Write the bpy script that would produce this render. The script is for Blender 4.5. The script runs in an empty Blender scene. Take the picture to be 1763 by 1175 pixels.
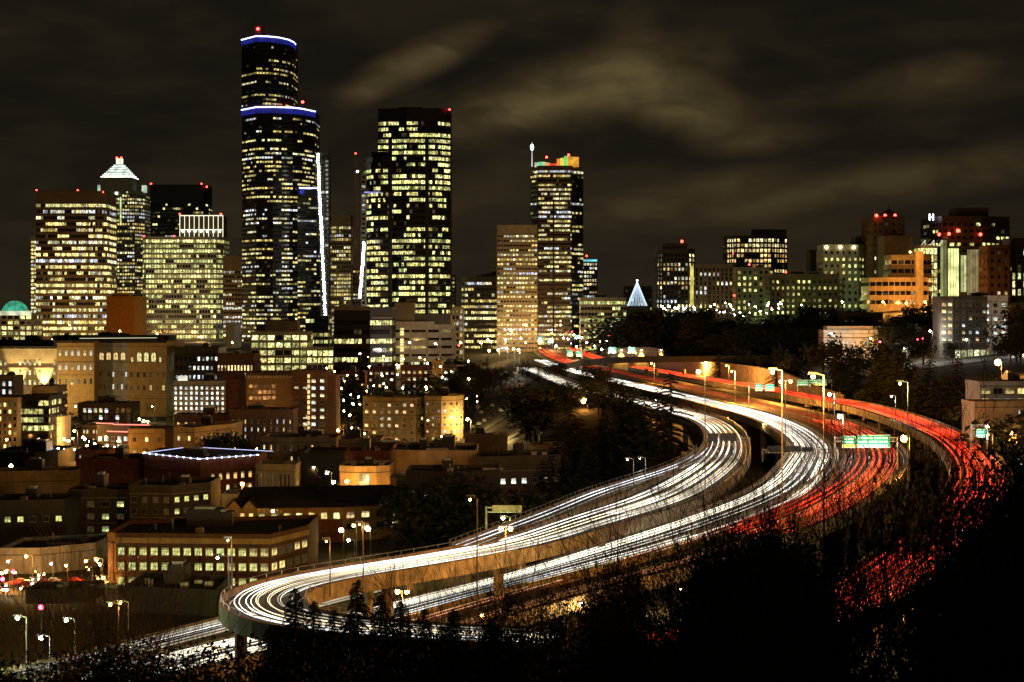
import bpy, math, random, zlib
from mathutils import Vector
sc = bpy.context.scene
COL = sc.collection
PI = math.pi
# ---------------------------------------------------------------- camera, sky, sun, exposure
F, CX, HY, CZ = 3000.0, 881.5, 545.0, 60.0      # focal length and horizon of the photograph, eye height in metres
cam_d = bpy.data.cameras.new('camera'); cam = bpy.data.objects.new('camera', cam_d); COL.objects.link(cam)
cam.location = (0, 0, CZ); cam.rotation_euler = (PI/2, 0, 0)
cam_d.sensor_width = 36; cam_d.lens = 36*F/1763; cam_d.shift_y = (HY-587.5)/1763
cam_d.clip_start = .5; cam_d.clip_end = 30000
sc.camera = cam
sc.view_settings.view_transform = 'Standard'; sc.view_settings.look = 'None'
sc.view_settings.exposure = 0; sc.view_settings.gamma = 1; sc.view_settings.use_curve_mapping = False
sc.cycles.use_denoising = True
sc.cycles.max_bounces = 4; sc.cycles.diffuse_bounces = 1; sc.cycles.glossy_bounces = 2; sc.cycles.transparent_max_bounces = 4
sc.cycles.sample_clamp_indirect = 1.5
sc.cycles.use_light_tree = True; sc.cycles.caustics_reflective = False; sc.cycles.caustics_refractive = False

world = bpy.data.worlds.new('World'); sc.world = world; world.use_nodes = True
def build_world():
    nt = world.node_tree; N = nt.nodes; L = nt.links; N.clear()
    out = N.new('ShaderNodeOutputWorld'); bg = N.new('ShaderNodeBackground'); bg.inputs[1].default_value = 1
    sky = N.new('ShaderNodeTexSky'); sky.sky_type = 'NISHITA'; sky.sun_disc = False
    sky.sun_elevation = math.radians(-6); sky.sun_rotation = math.radians(250)
    tc = N.new('ShaderNodeTexCoord')
    def math_(op, a, b=None, clamp=False):
        m = N.new('ShaderNodeMath'); m.operation = op; m.use_clamp = clamp
        for i, v in enumerate((a, b)):
            if v is None: continue
            if isinstance(v, (int, float)): m.inputs[i].default_value = v
            else: L.new(v, m.inputs[i])
        return m.outputs[0]
    def noise(scale_vec, rot, sc_, det, dist=0.0):
        mp = N.new('ShaderNodeMapping'); L.new(tc.outputs['Generated'], mp.inputs[0])
        mp.inputs['Rotation'].default_value = rot; mp.inputs['Scale'].default_value = scale_vec
        n = N.new('ShaderNodeTexNoise'); n.inputs['Scale'].default_value = sc_; n.inputs['Detail'].default_value = det
        n.inputs['Roughness'].default_value = .45; n.inputs['Distortion'].default_value = dist
        L.new(mp.outputs[0], n.inputs['Vector']); return n.outputs['Fac']
    def mr(v, a, b, c, d):
        m = N.new('ShaderNodeMapRange'); m.interpolation_type = 'SMOOTHSTEP'
        L.new(v, m.inputs[0])
        for i, x in enumerate((a, b, c, d)): m.inputs[i+1].default_value = x
        return m.outputs[0]
    band = mr(noise((1, 1, 2.6), (0, math.radians(14), 0), 9, 3, .35), .42, .72, 0, 1)
    band2 = mr(noise((1, 1, 3.2), (0, math.radians(20), 0), 22, 3, .3), .4, .75, 0, 1)
    # long-exposure clouds lit from below by the town: each is a soft bank at a direction of its own
    banks = [(715, 108, 110, 26, 24, .55), (640, 150, 55, 20, 32, .2), (1010, 150, 190, 48, 13, .62), (880, 195, 90, 26, 14, .32), (1160, 175, 110, 40, -14, .62),
             (1080, 70, 90, 40, 60, .15), (1300, 235, 90, 26, 5, .3), (1580, 140, 95, 30, 10, .33), (1400, 330, 230, 26, 12, .22), (1160, 340, 170, 24, 14, .26),
             (1650, 300, 160, 30, 10, .2), (800, 330, 120, 40, 8, .08)]
    tot = None
    for px, py, rx, ry, ang, amp in banks:
        mp = N.new('ShaderNodeMapping'); mp.vector_type = 'TEXTURE'; L.new(tc.outputs['Generated'], mp.inputs[0])
        d = Vector(((px-CX)/F, 1, (HY-py)/F)).normalized()
        mp.inputs['Location'].default_value = d; mp.inputs['Rotation'].default_value = (0, -math.radians(ang), 0)
        mp.inputs['Scale'].default_value = (rx/F, 1.2, ry/F)
        ln = N.new('ShaderNodeVectorMath'); ln.operation = 'LENGTH'; L.new(mp.outputs[0], ln.inputs[0])
        g = mr(ln.outputs['Value'], 0, 1.75, amp, 0)
        tot = g if tot is None else math_('ADD', tot, g)
    wisp = mr(noise((1, 1, 2.2), (0, math.radians(18), 0), 26, 4, .6), .3, .7, .45, 1.15)
    tot = math_('MULTIPLY', tot, wisp)
    tot = math_('ADD', tot, math_('MULTIPLY', band, .07)); tot = math_('ADD', tot, math_('MULTIPLY', band2, .045))
    cl = N.new('ShaderNodeMix'); cl.data_type = 'RGBA'; L.new(tot, cl.inputs[0])
    cl.inputs[6].default_value = (.0086, .0067, .0046, 1); cl.inputs[7].default_value = (.122, .088, .035, 1)
    # the town's glow near the horizon
    sep = N.new('ShaderNodeSeparateXYZ'); L.new(tc.outputs['Generated'], sep.inputs[0])
    hz = mr(sep.outputs[2], 0, .12, 1, 0)
    gl = N.new('ShaderNodeMix'); gl.data_type = 'RGBA'; gl.blend_type = 'ADD'; L.new(hz, gl.inputs[0])
    L.new(cl.outputs[2], gl.inputs[6]); gl.inputs[7].default_value = (.0100, .0070, .0032, 1)
    ad = N.new('ShaderNodeMix'); ad.data_type = 'RGBA'; ad.blend_type = 'ADD'; ad.inputs[0].default_value = .0006
    L.new(gl.outputs[2], ad.inputs[6]); L.new(sky.outputs[0], ad.inputs[7])
    L.new(ad.outputs[2], bg.inputs[0]); L.new(bg.outputs[0], out.inputs[0])
build_world()
sun_d = bpy.data.lights.new('moonlight', 'SUN'); sun_d.energy = .004; sun_d.angle = math.radians(8); sun_d.color = (.8, .85, 1)
sun = bpy.data.objects.new('moonlight', sun_d); COL.objects.link(sun); sun.rotation_euler = (math.radians(48), 0, math.radians(-110))

# ---------------------------------------------------------------- helpers
def P(px, py, D): return Vector(((px-CX)*D/F, D, CZ-(py-HY)*D/F))
def PZ(px, py, z):
    D = F*(CZ-z)/(py-HY); return Vector(((px-CX)*D/F, D, z))
def X(px, D): return (px-CX)*D/F
def Z(py, D): return CZ-(py-HY)*D/F
def ss(a, b, v):
    t = min(1, max(0, (v-a)/(b-a))); return t*t*(3-2*t)
def setp(o, label=None, cat=None, group=None, kind=None):
    if label: o['label'] = label
    if cat: o['category'] = cat
    if group: o['group'] = group
    if kind: o['kind'] = kind
    return o
def thing(name, label, cat, loc=(0, 0, 0), rz=0, group=None):
    o = bpy.data.objects.new(name, None); COL.objects.link(o); o.location = loc; o.rotation_euler = (0, 0, rz); o.empty_display_size = .5
    return setp(o, label, cat, group)
def link(name, me, parent=None, loc=(0, 0, 0), rz=0):
    o = bpy.data.objects.new(name, me); COL.objects.link(o); o.location = loc
    if rz: o.rotation_euler = (0, 0, rz)
    if parent: o.parent = parent
    return o

class MB:
    def __init__(s): s.v = []; s.f = []; s.m = []; s.c = []; s.mats = []
    def mi(s, mat):
        if mat not in s.mats: s.mats.append(mat)
        return s.mats.index(mat)
    def face(s, pts, mat, col=(0, 0, 0)):
        n = len(s.v); s.v.extend(pts); s.f.append(tuple(range(n, n+len(pts)))); s.m.append(s.mi(mat)); s.c.append(col)
    def prism(s, poly, z0, z1, mat, top=None, bottom=True, col=(0, 0, 0), taper=None):
        n = len(s.v); k = len(poly); tp = taper or poly
        s.v.extend((p[0], p[1], z0) for p in poly); s.v.extend((p[0], p[1], z1) for p in tp)
        mi = s.mi(mat)
        for i in range(k):
            j = (i+1) % k; s.f.append((n+i, n+j, n+k+j, n+k+i)); s.m.append(mi); s.c.append(col)
        s.f.append(tuple(n+k+i for i in range(k))); s.m.append(s.mi(top or mat)); s.c.append(col)
        if bottom: s.f.append(tuple(n+k-1-i for i in range(k))); s.m.append(mi); s.c.append(col)
    def box(s, x0, x1, y0, y1, z0, z1, mat, top=None, col=(0, 0, 0)):
        s.prism([(x0, y0), (x1, y0), (x1, y1), (x0, y1)], z0, z1, mat, top, True, col)
    def wbox(s, p, q, out0, out1, z0, z1, mat, a0=0., a1=None):
        """box along the wall line p->q (outward side = right of the line), between the outward offsets out0..out1"""
        d = Vector((q[0]-p[0], q[1]-p[1])); Ln = d.length; d /= Ln; n = Vector((d.y, -d.x)); a1 = Ln if a1 is None else a1
        P0 = Vector(p[:2])
        a, b, c, e = P0+d*a0+n*out1, P0+d*a1+n*out1, P0+d*a1+n*out0, P0+d*a0+n*out0
        s.prism([a, b, c, e], z0, z1, mat)
    def wquad(s, p, q, out, a0, a1, z0, z1, mat, col=(0, 0, 0)):
        d = Vector((q[0]-p[0], q[1]-p[1])); d /= d.length; n = Vector((d.y, -d.x)); P0 = Vector(p[:2])+n*out
        a, b = P0+d*a0, P0+d*a1
        s.face([(a.x, a.y, z0), (b.x, b.y, z0), (b.x, b.y, z1), (a.x, a.y, z1)], mat, col)
    def tube(s, a, b, r0, r1, mat, k=4, col=(0, 0, 0), caps=True):
        a = Vector(a); b = Vector(b); d = (b-a)
        if d.length < 1e-6: return
        d.normalize(); u = d.orthogonal().normalized(); w = d.cross(u); n = len(s.v)
        for c, r in ((a, r0), (b, r1)):
            for i in range(k):
                t = 2*PI*i/k; s.v.append(tuple(c+(u*math.cos(t)+w*math.sin(t))*r))
        mi = s.mi(mat)
        for i in range(k):
            j = (i+1) % k; s.f.append((n+i, n+j, n+k+j, n+k+i)); s.m.append(mi); s.c.append(col)
        if caps and k > 2:
            s.f.append(tuple(n+k+i for i in range(k))); s.m.append(mi); s.c.append(col)
            s.f.append(tuple(n+k-1-i for i in range(k))); s.m.append(mi); s.c.append(col)
    def path(s, pts, r, mat, k=3, col=(0, 0, 0)):
        n = len(s.v); mi = s.mi(mat); N_ = len(pts)
        for i, p in enumerate(pts):
            p = Vector(p); d = (Vector(pts[min(i+1, N_-1)])-Vector(pts[max(i-1, 0)])).normalized()
            side = Vector((d.y, -d.x, 0)).normalized(); up = side.cross(d)
            for j in range(k):
                t = 2*PI*j/k+.5; s.v.append(tuple(p+(side*math.cos(t)+up*math.sin(t))*r))
        for i in range(N_-1):
            for j in range(k):
                j2 = (j+1) % k; s.f.append((n+i*k+j, n+i*k+j2, n+(i+1)*k+j2, n+(i+1)*k+j)); s.m.append(mi); s.c.append(col)
    def ball(s, c, r, mat, k=8, m=5, col=(0, 0, 0), sz=1.):
        n = len(s.v); mi = s.mi(mat)
        s.v.append((c[0], c[1], c[2]-r*sz))
        for i in range(1, m):
            t = PI*i/m
            for j in range(k): a = 2*PI*j/k; s.v.append((c[0]+r*math.sin(t)*math.cos(a), c[1]+r*math.sin(t)*math.sin(a), c[2]-r*sz*math.cos(t)))
        s.v.append((c[0], c[1], c[2]+r*sz)); e = len(s.v)-1
        def add(f): s.f.append(f); s.m.append(mi); s.c.append(col)
        for j in range(k):
            j2 = (j+1) % k; add((n, n+1+j2, n+1+j)); add((e, e-k+j, e-k+j2))
            for i in range(m-2): a = n+1+i*k; add((a+j, a+j2, a+k+j2, a+k+j))
    def mesh(s, name, color=False):
        me = bpy.data.meshes.new(name); me.from_pydata([tuple(v) for v in s.v], [], s.f)
        for m in s.mats: me.materials.append(m)
        me.polygons.foreach_set('material_index', s.m)
        if color:
            at = me.color_attributes.new('glow', 'FLOAT_COLOR', 'CORNER'); buf = []
            for f, c in zip(s.f, s.c): buf.extend((c[0], c[1], c[2], 1.)*len(f))
            at.data.foreach_set('color', buf)
        me.update(); return me
    def build(s, name, parent=None, loc=(0, 0, 0), rz=0, color=False):
        return link(name, s.mesh(name, color), parent, loc, rz)

# ---------------------------------------------------------------- materials
MATS = {}
def pmat(name, col, rough=.8, metal=0., noise=.25, nscale=.6, bump=0., spec=.3, stretch=None):
    if name in MATS: return MATS[name]
    m = bpy.data.materials.new(name); m.use_nodes = True; nt = m.node_tree; b = nt.nodes['Principled BSDF']
    b.inputs['Roughness'].default_value = rough; b.inputs['Metallic'].default_value = metal; b.inputs['Specular IOR Level'].default_value = spec
    tc = nt.nodes.new('ShaderNodeTexCoord'); src = tc.outputs['Object']
    if stretch:
        mp = nt.nodes.new('ShaderNodeMapping'); mp.inputs['Scale'].default_value = stretch; nt.links.new(src, mp.inputs[0]); src = mp.outputs[0]
    n = nt.nodes.new('ShaderNodeTexNoise'); n.inputs['Scale'].default_value = nscale; n.inputs['Detail'].default_value = 6; n.inputs['Roughness'].default_value = .65
    nt.links.new(src, n.inputs['Vector'])
    mr = nt.nodes.new('ShaderNodeMapRange'); mr.inputs[1].default_value = .3; mr.inputs[2].default_value = .7
    mr.inputs[3].default_value = 1-noise; mr.inputs[4].default_value = 1+noise; nt.links.new(n.outputs['Fac'], mr.inputs[0])
    vm = nt.nodes.new('ShaderNodeVectorMath'); vm.operation = 'SCALE'; vm.inputs[0].default_value = col; nt.links.new(mr.outputs[0], vm.inputs['Scale'])
    # run-off stains: the same colour, mottled in tall narrow streaks
    mp2 = nt.nodes.new('ShaderNodeMapping'); mp2.inputs['Scale'].default_value = (1.3, 1.3, .22); nt.links.new(tc.outputs['Object'], mp2.inputs[0])
    n2 = nt.nodes.new('ShaderNodeTexNoise'); n2.inputs['Scale'].default_value = 1.; n2.inputs['Detail'].default_value = 4; nt.links.new(mp2.outputs[0], n2.inputs['Vector'])
    mr2 = nt.nodes.new('ShaderNodeMapRange'); mr2.inputs[1].default_value = .35; mr2.inputs[2].default_value = .65; mr2.inputs[3].default_value = .84; mr2.inputs[4].default_value = 1.06; nt.links.new(n2.outputs['Fac'], mr2.inputs[0])
    v2 = nt.nodes.new('ShaderNodeVectorMath'); v2.operation = 'SCALE'; nt.links.new(vm.outputs[0], v2.inputs[0]); nt.links.new(mr2.outputs[0], v2.inputs['Scale']); vm = v2
    nt.links.new(vm.outputs[0], b.inputs['Base Color'])
    if bump:
        bp = nt.nodes.new('ShaderNodeBump'); bp.inputs['Strength'].default_value = bump; bp.inputs['Distance'].default_value = .05
        nt.links.new(n.outputs['Fac'], bp.inputs['Height']); nt.links.new(bp.outputs[0], b.inputs['Normal'])
    MATS[name] = m; return m
def emat(name, col, strength, sample='NONE'):
    if name in MATS: return MATS[name]
    m = bpy.data.materials.new(name); m.use_nodes = True; b = m.node_tree.nodes['Principled BSDF']
    b.inputs['Base Color'].default_value = (.05, .05, .05, 1); b.inputs['Emission Color'].default_value = (*col, 1); b.inputs['Emission Strength'].default_value = strength
    m.cycles.emission_sampling = sample; MATS[name] = m; return m
def glowmat(name, base, rough, nscale, lo, hi, stretch=(1, 1, 1), strength=1.):
    """a surface lit from inside: the light of each face is in the attribute, broken up by what stands in the room"""
    m = bpy.data.materials.new(name); m.use_nodes = True; nt = m.node_tree; b = nt.nodes['Principled BSDF']
    b.inputs['Base Color'].default_value = (*base, 1); b.inputs['Roughness'].default_value = rough
    at = nt.nodes.new('ShaderNodeAttribute'); at.attribute_name = 'glow'
    if nscale:
        tc = nt.nodes.new('ShaderNodeTexCoord'); mp = nt.nodes.new('ShaderNodeMapping'); mp.inputs['Scale'].default_value = stretch
        nt.links.new(tc.outputs['Object'], mp.inputs[0])
        n = nt.nodes.new('ShaderNodeTexNoise'); n.inputs['Scale'].default_value = nscale; n.inputs['Detail'].default_value = 3
        nt.links.new(mp.outputs[0], n.inputs['Vector'])
        mr = nt.nodes.new('ShaderNodeMapRange'); mr.inputs[1].default_value = .35; mr.inputs[2].default_value = .65; mr.inputs[3].default_value = lo; mr.inputs[4].default_value = hi
        nt.links.new(n.outputs['Fac'], mr.inputs[0])
        vm = nt.nodes.new('ShaderNodeVectorMath'); vm.operation = 'SCALE'; nt.links.new(at.outputs['Color'], vm.inputs[0]); nt.links.new(mr.outputs[0], vm.inputs['Scale'])
        nt.links.new(vm.outputs[0], b.inputs['Emission Color'])
    else: nt.links.new(at.outputs['Color'], b.inputs['Emission Color'])
    b.inputs['Emission Strength'].default_value = strength; m.cycles.emission_sampling = 'NONE'; return m

GLASS = glowmat('window_glass', (.012, .013, .015), .12, .8, 0., 2.1, (1, 1, .7), .72)
ROOM = glowmat('room_glass', (.015, .015, .018), .1, 1.1, .4, 1.4, (1, 1, 1), .85)
TRAIL = glowmat('vehicle_light', (.02, .02, .02), .6, .05, .35, 1.5)
conc = pmat('concrete', (.30, .27, .23), .85, nscale=.3)
conc_d = pmat('dark_concrete', (.085, .078, .065), .85, nscale=.3)
deckc = pmat('deck_concrete', (.24, .205, .16), .85, nscale=.5, noise=.6, bump=.5)
beige = pmat('beige_stone', (.42, .36, .27), .8, nscale=.25)
whitew = pmat('white_render', (.62, .60, .54), .8, nscale=.3)
greyw = pmat('grey_render', (.35, .36, .36), .8, nscale=.3)
brick = pmat('red_brick', (.16, .055, .03), .85, nscale=.8, noise=.35)
brick_b = pmat('brown_brick', (.14, .08, .045), .85, nscale=.8, noise=.35)
yellow = pmat('yellow_render', (.42, .30, .13), .8, nscale=.3)
black = pmat('black_cladding', (.014, .014, .016), .55, .3, nscale=.2, spec=.6)
darkg = pmat('dark_cladding', (.045, .043, .04), .5, nscale=.2)
brownc = pmat('brown_cladding', (.16, .115, .075), .7, nscale=.2)
roofm = pmat('roof_felt', (.035, .033, .03), .9, nscale=.5, noise=.5)
metal = pmat('galvanised_steel', (.42, .41, .39), .45, .6, nscale=2)
dmetal = pmat('dark_steel', (.06, .06, .06), .5, .5, nscale=2)
asphalt = pmat('asphalt', (.055, .05, .045), .8, nscale=.18, noise=.45, bump=.25, spec=.25, stretch=(1, 1, 1))
street_m = pmat('street_asphalt', (.06, .057, .052), .7, nscale=.2, noise=.4)
paint = pmat('road_paint', (.75, .73, .68), .6, nscale=1.5, noise=.3)
earth = pmat('ground_cover', (.030, .030, .016), .95, nscale=.06, noise=.7, bump=.5)
bark = pmat('bark', (.055, .042, .032), .95, nscale=3, noise=.4)
bark_w = pmat('birch_bark', (.42, .38, .33), .85, nscale=2.5, noise=.6, stretch=(1, 1, 6))
leaf = pmat('needles', (.018, .026, .011), .85, nscale=.8, noise=.5)
leaf2 = pmat('evergreen_leaves', (.020, .027, .011), .8, nscale=.8, noise=.5)
signg = pmat('green_sign_face', (.0, .22, .10), .5, nscale=1, noise=.1)
LAMP_O = emat('sodium_lamp', (1, .42, .07), 90); LAMP_Y = emat('yellow_lamp', (1, .72, .28), 110); LAMP_W = emat('white_lamp', (1, .97, .85), 110)
LAMP_G = emat('green_white_lamp', (.8, 1, .35), 90); RED = emat('red_beacon', (1, .03, .02), 22); RED_S = emat('red_signal', (1, .02, .04), 60)
LAMPS = {'o': (LAMP_O, (1, .40, .07)), 'y': (LAMP_Y, (1, .62, .22)), 'w': (LAMP_W, (1, .93, .78)), 'g': (LAMP_G, (.75, 1, .30)), 'r': (RED_S, (1, .03, .04))}
PAL = {0: [(1, .80, .27), (1, .74, .22), (.95, .88, .36), (1, .92, .52), (1, .76, .25), (1, .80, .27), (.85, .92, 1)],
       1: [(1, .55, .16), (1, .70, .30), (1, .82, .42)],
       2: [(.80, .95, 1), (1, 1, .85), (.9, 1, .9)],
       3: [(1, .80, .38), (1, .68, .28), (.95, .95, .70), (1, .88, .45), (.80, .90, 1)],
       4: [(.95, .95, .30), (1, .92, .36), (.90, 1, .36), (1, .86, .28)]}

# ---------------------------------------------------------------- roads as pixel traces turned into places
def spline(pts, step=5.):
    out = []
    n = len(pts)
    for i in range(n-1):
        p0, p1, p2, p3 = pts[max(i-1, 0)], pts[i], pts[i+1], pts[min(i+2, n-1)]
        d = math.hypot(p2[0]-p1[0], p2[1]-p1[1]); k = max(1, int(d/step))
        for j in range(k):
            t = j/k
            out.append([.5*((2*p1[a])+(-p0[a]+p2[a])*t+(2*p0[a]-5*p1[a]+4*p2[a]-p3[a])*t*t+(-p0[a]+3*p1[a]-3*p2[a]+p3[a])*t**3) for a in range(4)])
    out.append(list(pts[-1])); return out
def trace(rows):
    r = []
    for px, py, z, w in rows:
        v = PZ(px, py, z); r.append((v.x, v.y, z, w))
    pts = spline(r, 2.6)
    for _ in range(14):          # ease the hand-traced line into even curves
        q = [p[:] for p in pts]
        for i in range(1, len(pts)-1):
            for a in range(4): q[i][a] = (pts[i-1][a]+2*pts[i][a]+pts[i+1][a])/4
        pts = q
    return pts
ROADS = {
 'inner': trace([(905,636,29.8,9),(930,645,29.5,9),(985,667,29.3,10),(1045,683,29,10),(1110,697,28.7,10),(1168,713,28.4,10),(1212,725,28,10),(1240,742,27.6,10),(1251,765,27.2,10.5),(1240,795,26.6,12),(1195,832,26,14),(1130,866,25.5,15),
     (1020,901,25,13),(900,940,24.5,10),(780,964,24,10),(650,985,24,9.5),(560,1000,24,9.5),(500,1010,24,9.5),(462,1022,24,9.5),(437,1042,24,9.5),(452,1062,24,9.5),(510,1079,24,9.5),(620,1092,24,9.5),(780,1101,24,9.5),(960,1108,24,9.5)]),
 'outer': trace([(930,622,30,10),(960,633,30,10),(1000,644,29.8,10),(1085,664,29.5,10),(1171,684,29.3,10),(1222,696,29,10),(1273,709,28.8,10.5),(1317,722,28.5,10.5),(1360,741,28,10.5),(1389,763,27.5,10.5),(1399,782,27,11),(1390,803,26.5,12),
     (1372,832,26,13),(1330,862,25,14),(1260,891,24,14),(1180,920,23,14),(1100,946,22,13.5),(991,976,20,13),(900,1003,18,12.5),(780,1032,15.5,12),(624,1075,12.8,12),(430,1116,11.2,12),(300,1150,10.6,12),(150,1185,10.4,12)]),
 'lower': trace([(860,962,14,9),(722,998,12.5,9),(554,1041,11,9),(430,1072,10.6,9),(375,1087,10.4,9),(260,1116,10.2,9),(150,1146,10.1,9),(40,1170,10,9)]),
 'ramp': trace([(1217,776,26.8,4),(1200,793,26.5,5),(1160,812,26.1,5),(1100,832,25.8,5),(1030,856,25.5,5),(960,886,25.2,5),(880,917,24.9,5),(800,947,24.4,4)]),
 'red_far': trace([(960,583,33.5,13),(968,589,33,13),(985,600,32,14),(1010,612,31.2,14),(1050,624,30.6,13),(1080,630,30.3,13),(1120,638,30.1,13),(1220,655,29.8,13),(1300,668,29.5,13),(1400,687,29.3,12.5),(1451,695,29.1,12.5),(1502,706,29,12),
     (1553,721,28.8,12),(1599,739,28.5,11.5),(1638,758,28.3,11),(1668,783,28,11),(1687,813,27.8,11),(1686,845,27.3,11),(1665,880,26.8,11),(1635,912,26,11),(1590,950,25.5,11),(1530,1000,25,11),(1450,1045,24.5,11),(1330,1085,24,11),(1150,1120,23.5,11)]),
 'orange': trace([(925,586,33.4,19),(931,595,32.6,20),(943,606,31.6,20),(960,616,31,18),(990,627,30.6,16),(1030,636,30.3,15),(1076,646,30,15),(1140,660,29.8,15),(1200,674,29.5,15),(1263,690,29.2,15),(1330,705,29,15.5),(1390,720,28.7,16),(1440,737,28.3,16.5),
     (1480,760,27.8,16.5),(1497,788,27,16.5),(1486,818,26.5,16),(1448,850,25.8,16),(1392,882,25,16),(1320,911,24,16),(1240,938,23,16),(1160,962,21.5,15.5),(1100,981,20.5,15.5),(1020,1003,19,15),(940,1026,17.5,15),(840,1055,16,14),(700,1095,14,13)]),
}
EDGE = {}
def _edges():
    for y in range(290, 2000, 10):
        xs = []
        for nme, pts in ROADS.items():
            for p in pts:
                if abs(p[1]-y) < 9: xs += [p[0]-p[3]/2, p[0]+p[3]/2]
        if xs: EDGE[y] = (min(xs), max(xs))
_edges()
_ks = sorted(EDGE)
def edge(y):
    y = min(max(y, _ks[0]), _ks[-1]); k = _ks[0]+int((y-_ks[0])//10)*10
    while k not in EDGE: k -= 10
    a = EDGE[k]; b = EDGE.get(k+10, a); t = (y-k)/10
    return a[0]+(b[0]-a[0])*t, a[1]+(b[1]-a[1])*t
def ground(x, y):
    basin = 9+26*ss(1050, 1600, y)
    plat = 10.5+17.6*ss(440, 700, y)+4.6*ss(1000, 1800, y)
    yy = max(y, 300); xl, xr = edge(yy)
    w = ss(xl-55, xl-9, x)*ss(300, 420, y)
    h = basin*(1-w)+min(plat, 60)*w if y < 1700 else basin+(plat-basin)*w
    dr = x-xr-7
    if dr > 0:
        hill = 29.5+min(dr, 60)*.10+max(0, min(dr-30, 260))*.085+16*ss(820, 1180, y)
        h = h+(hill-h)*ss(0, 14, dr)
    if y > 1900: h += (y-1900)*-.002
    near = 56-.37*max(y, 0)
    if near > h: h = near
    return h
def make_ground():
    ys = [-60, -20, 0, 10, 20, 30, 45, 60]+list(range(75, 1300, 12))+list(range(1300, 2600, 60))+[3200, 4500, 7000, 12000]
    xs = sorted({-9000, -5000, -2500, -1500, -1000}|set(range(-800, -100, 40))|set(range(-100, 190, 7))|set(range(190, 700, 30))|{800, 1000, 1500, 2500, 5000, 9000})
    m = MB(); n = len(xs)
    m.v = [(x, y, ground(x, y)) for y in ys for x in xs]; mi = m.mi(earth)
    for j in range(len(ys)-1):
        for i in range(n-1):
            a = j*n+i; m.f.append((a, a+1, a+n+1, a+n)); m.m.append(mi); m.c.append((0, 0, 0))
    o = m.build('ground'); o['kind'] = 'structure'
    for p in o.data.polygons: p.use_smooth = True
make_ground()

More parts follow.
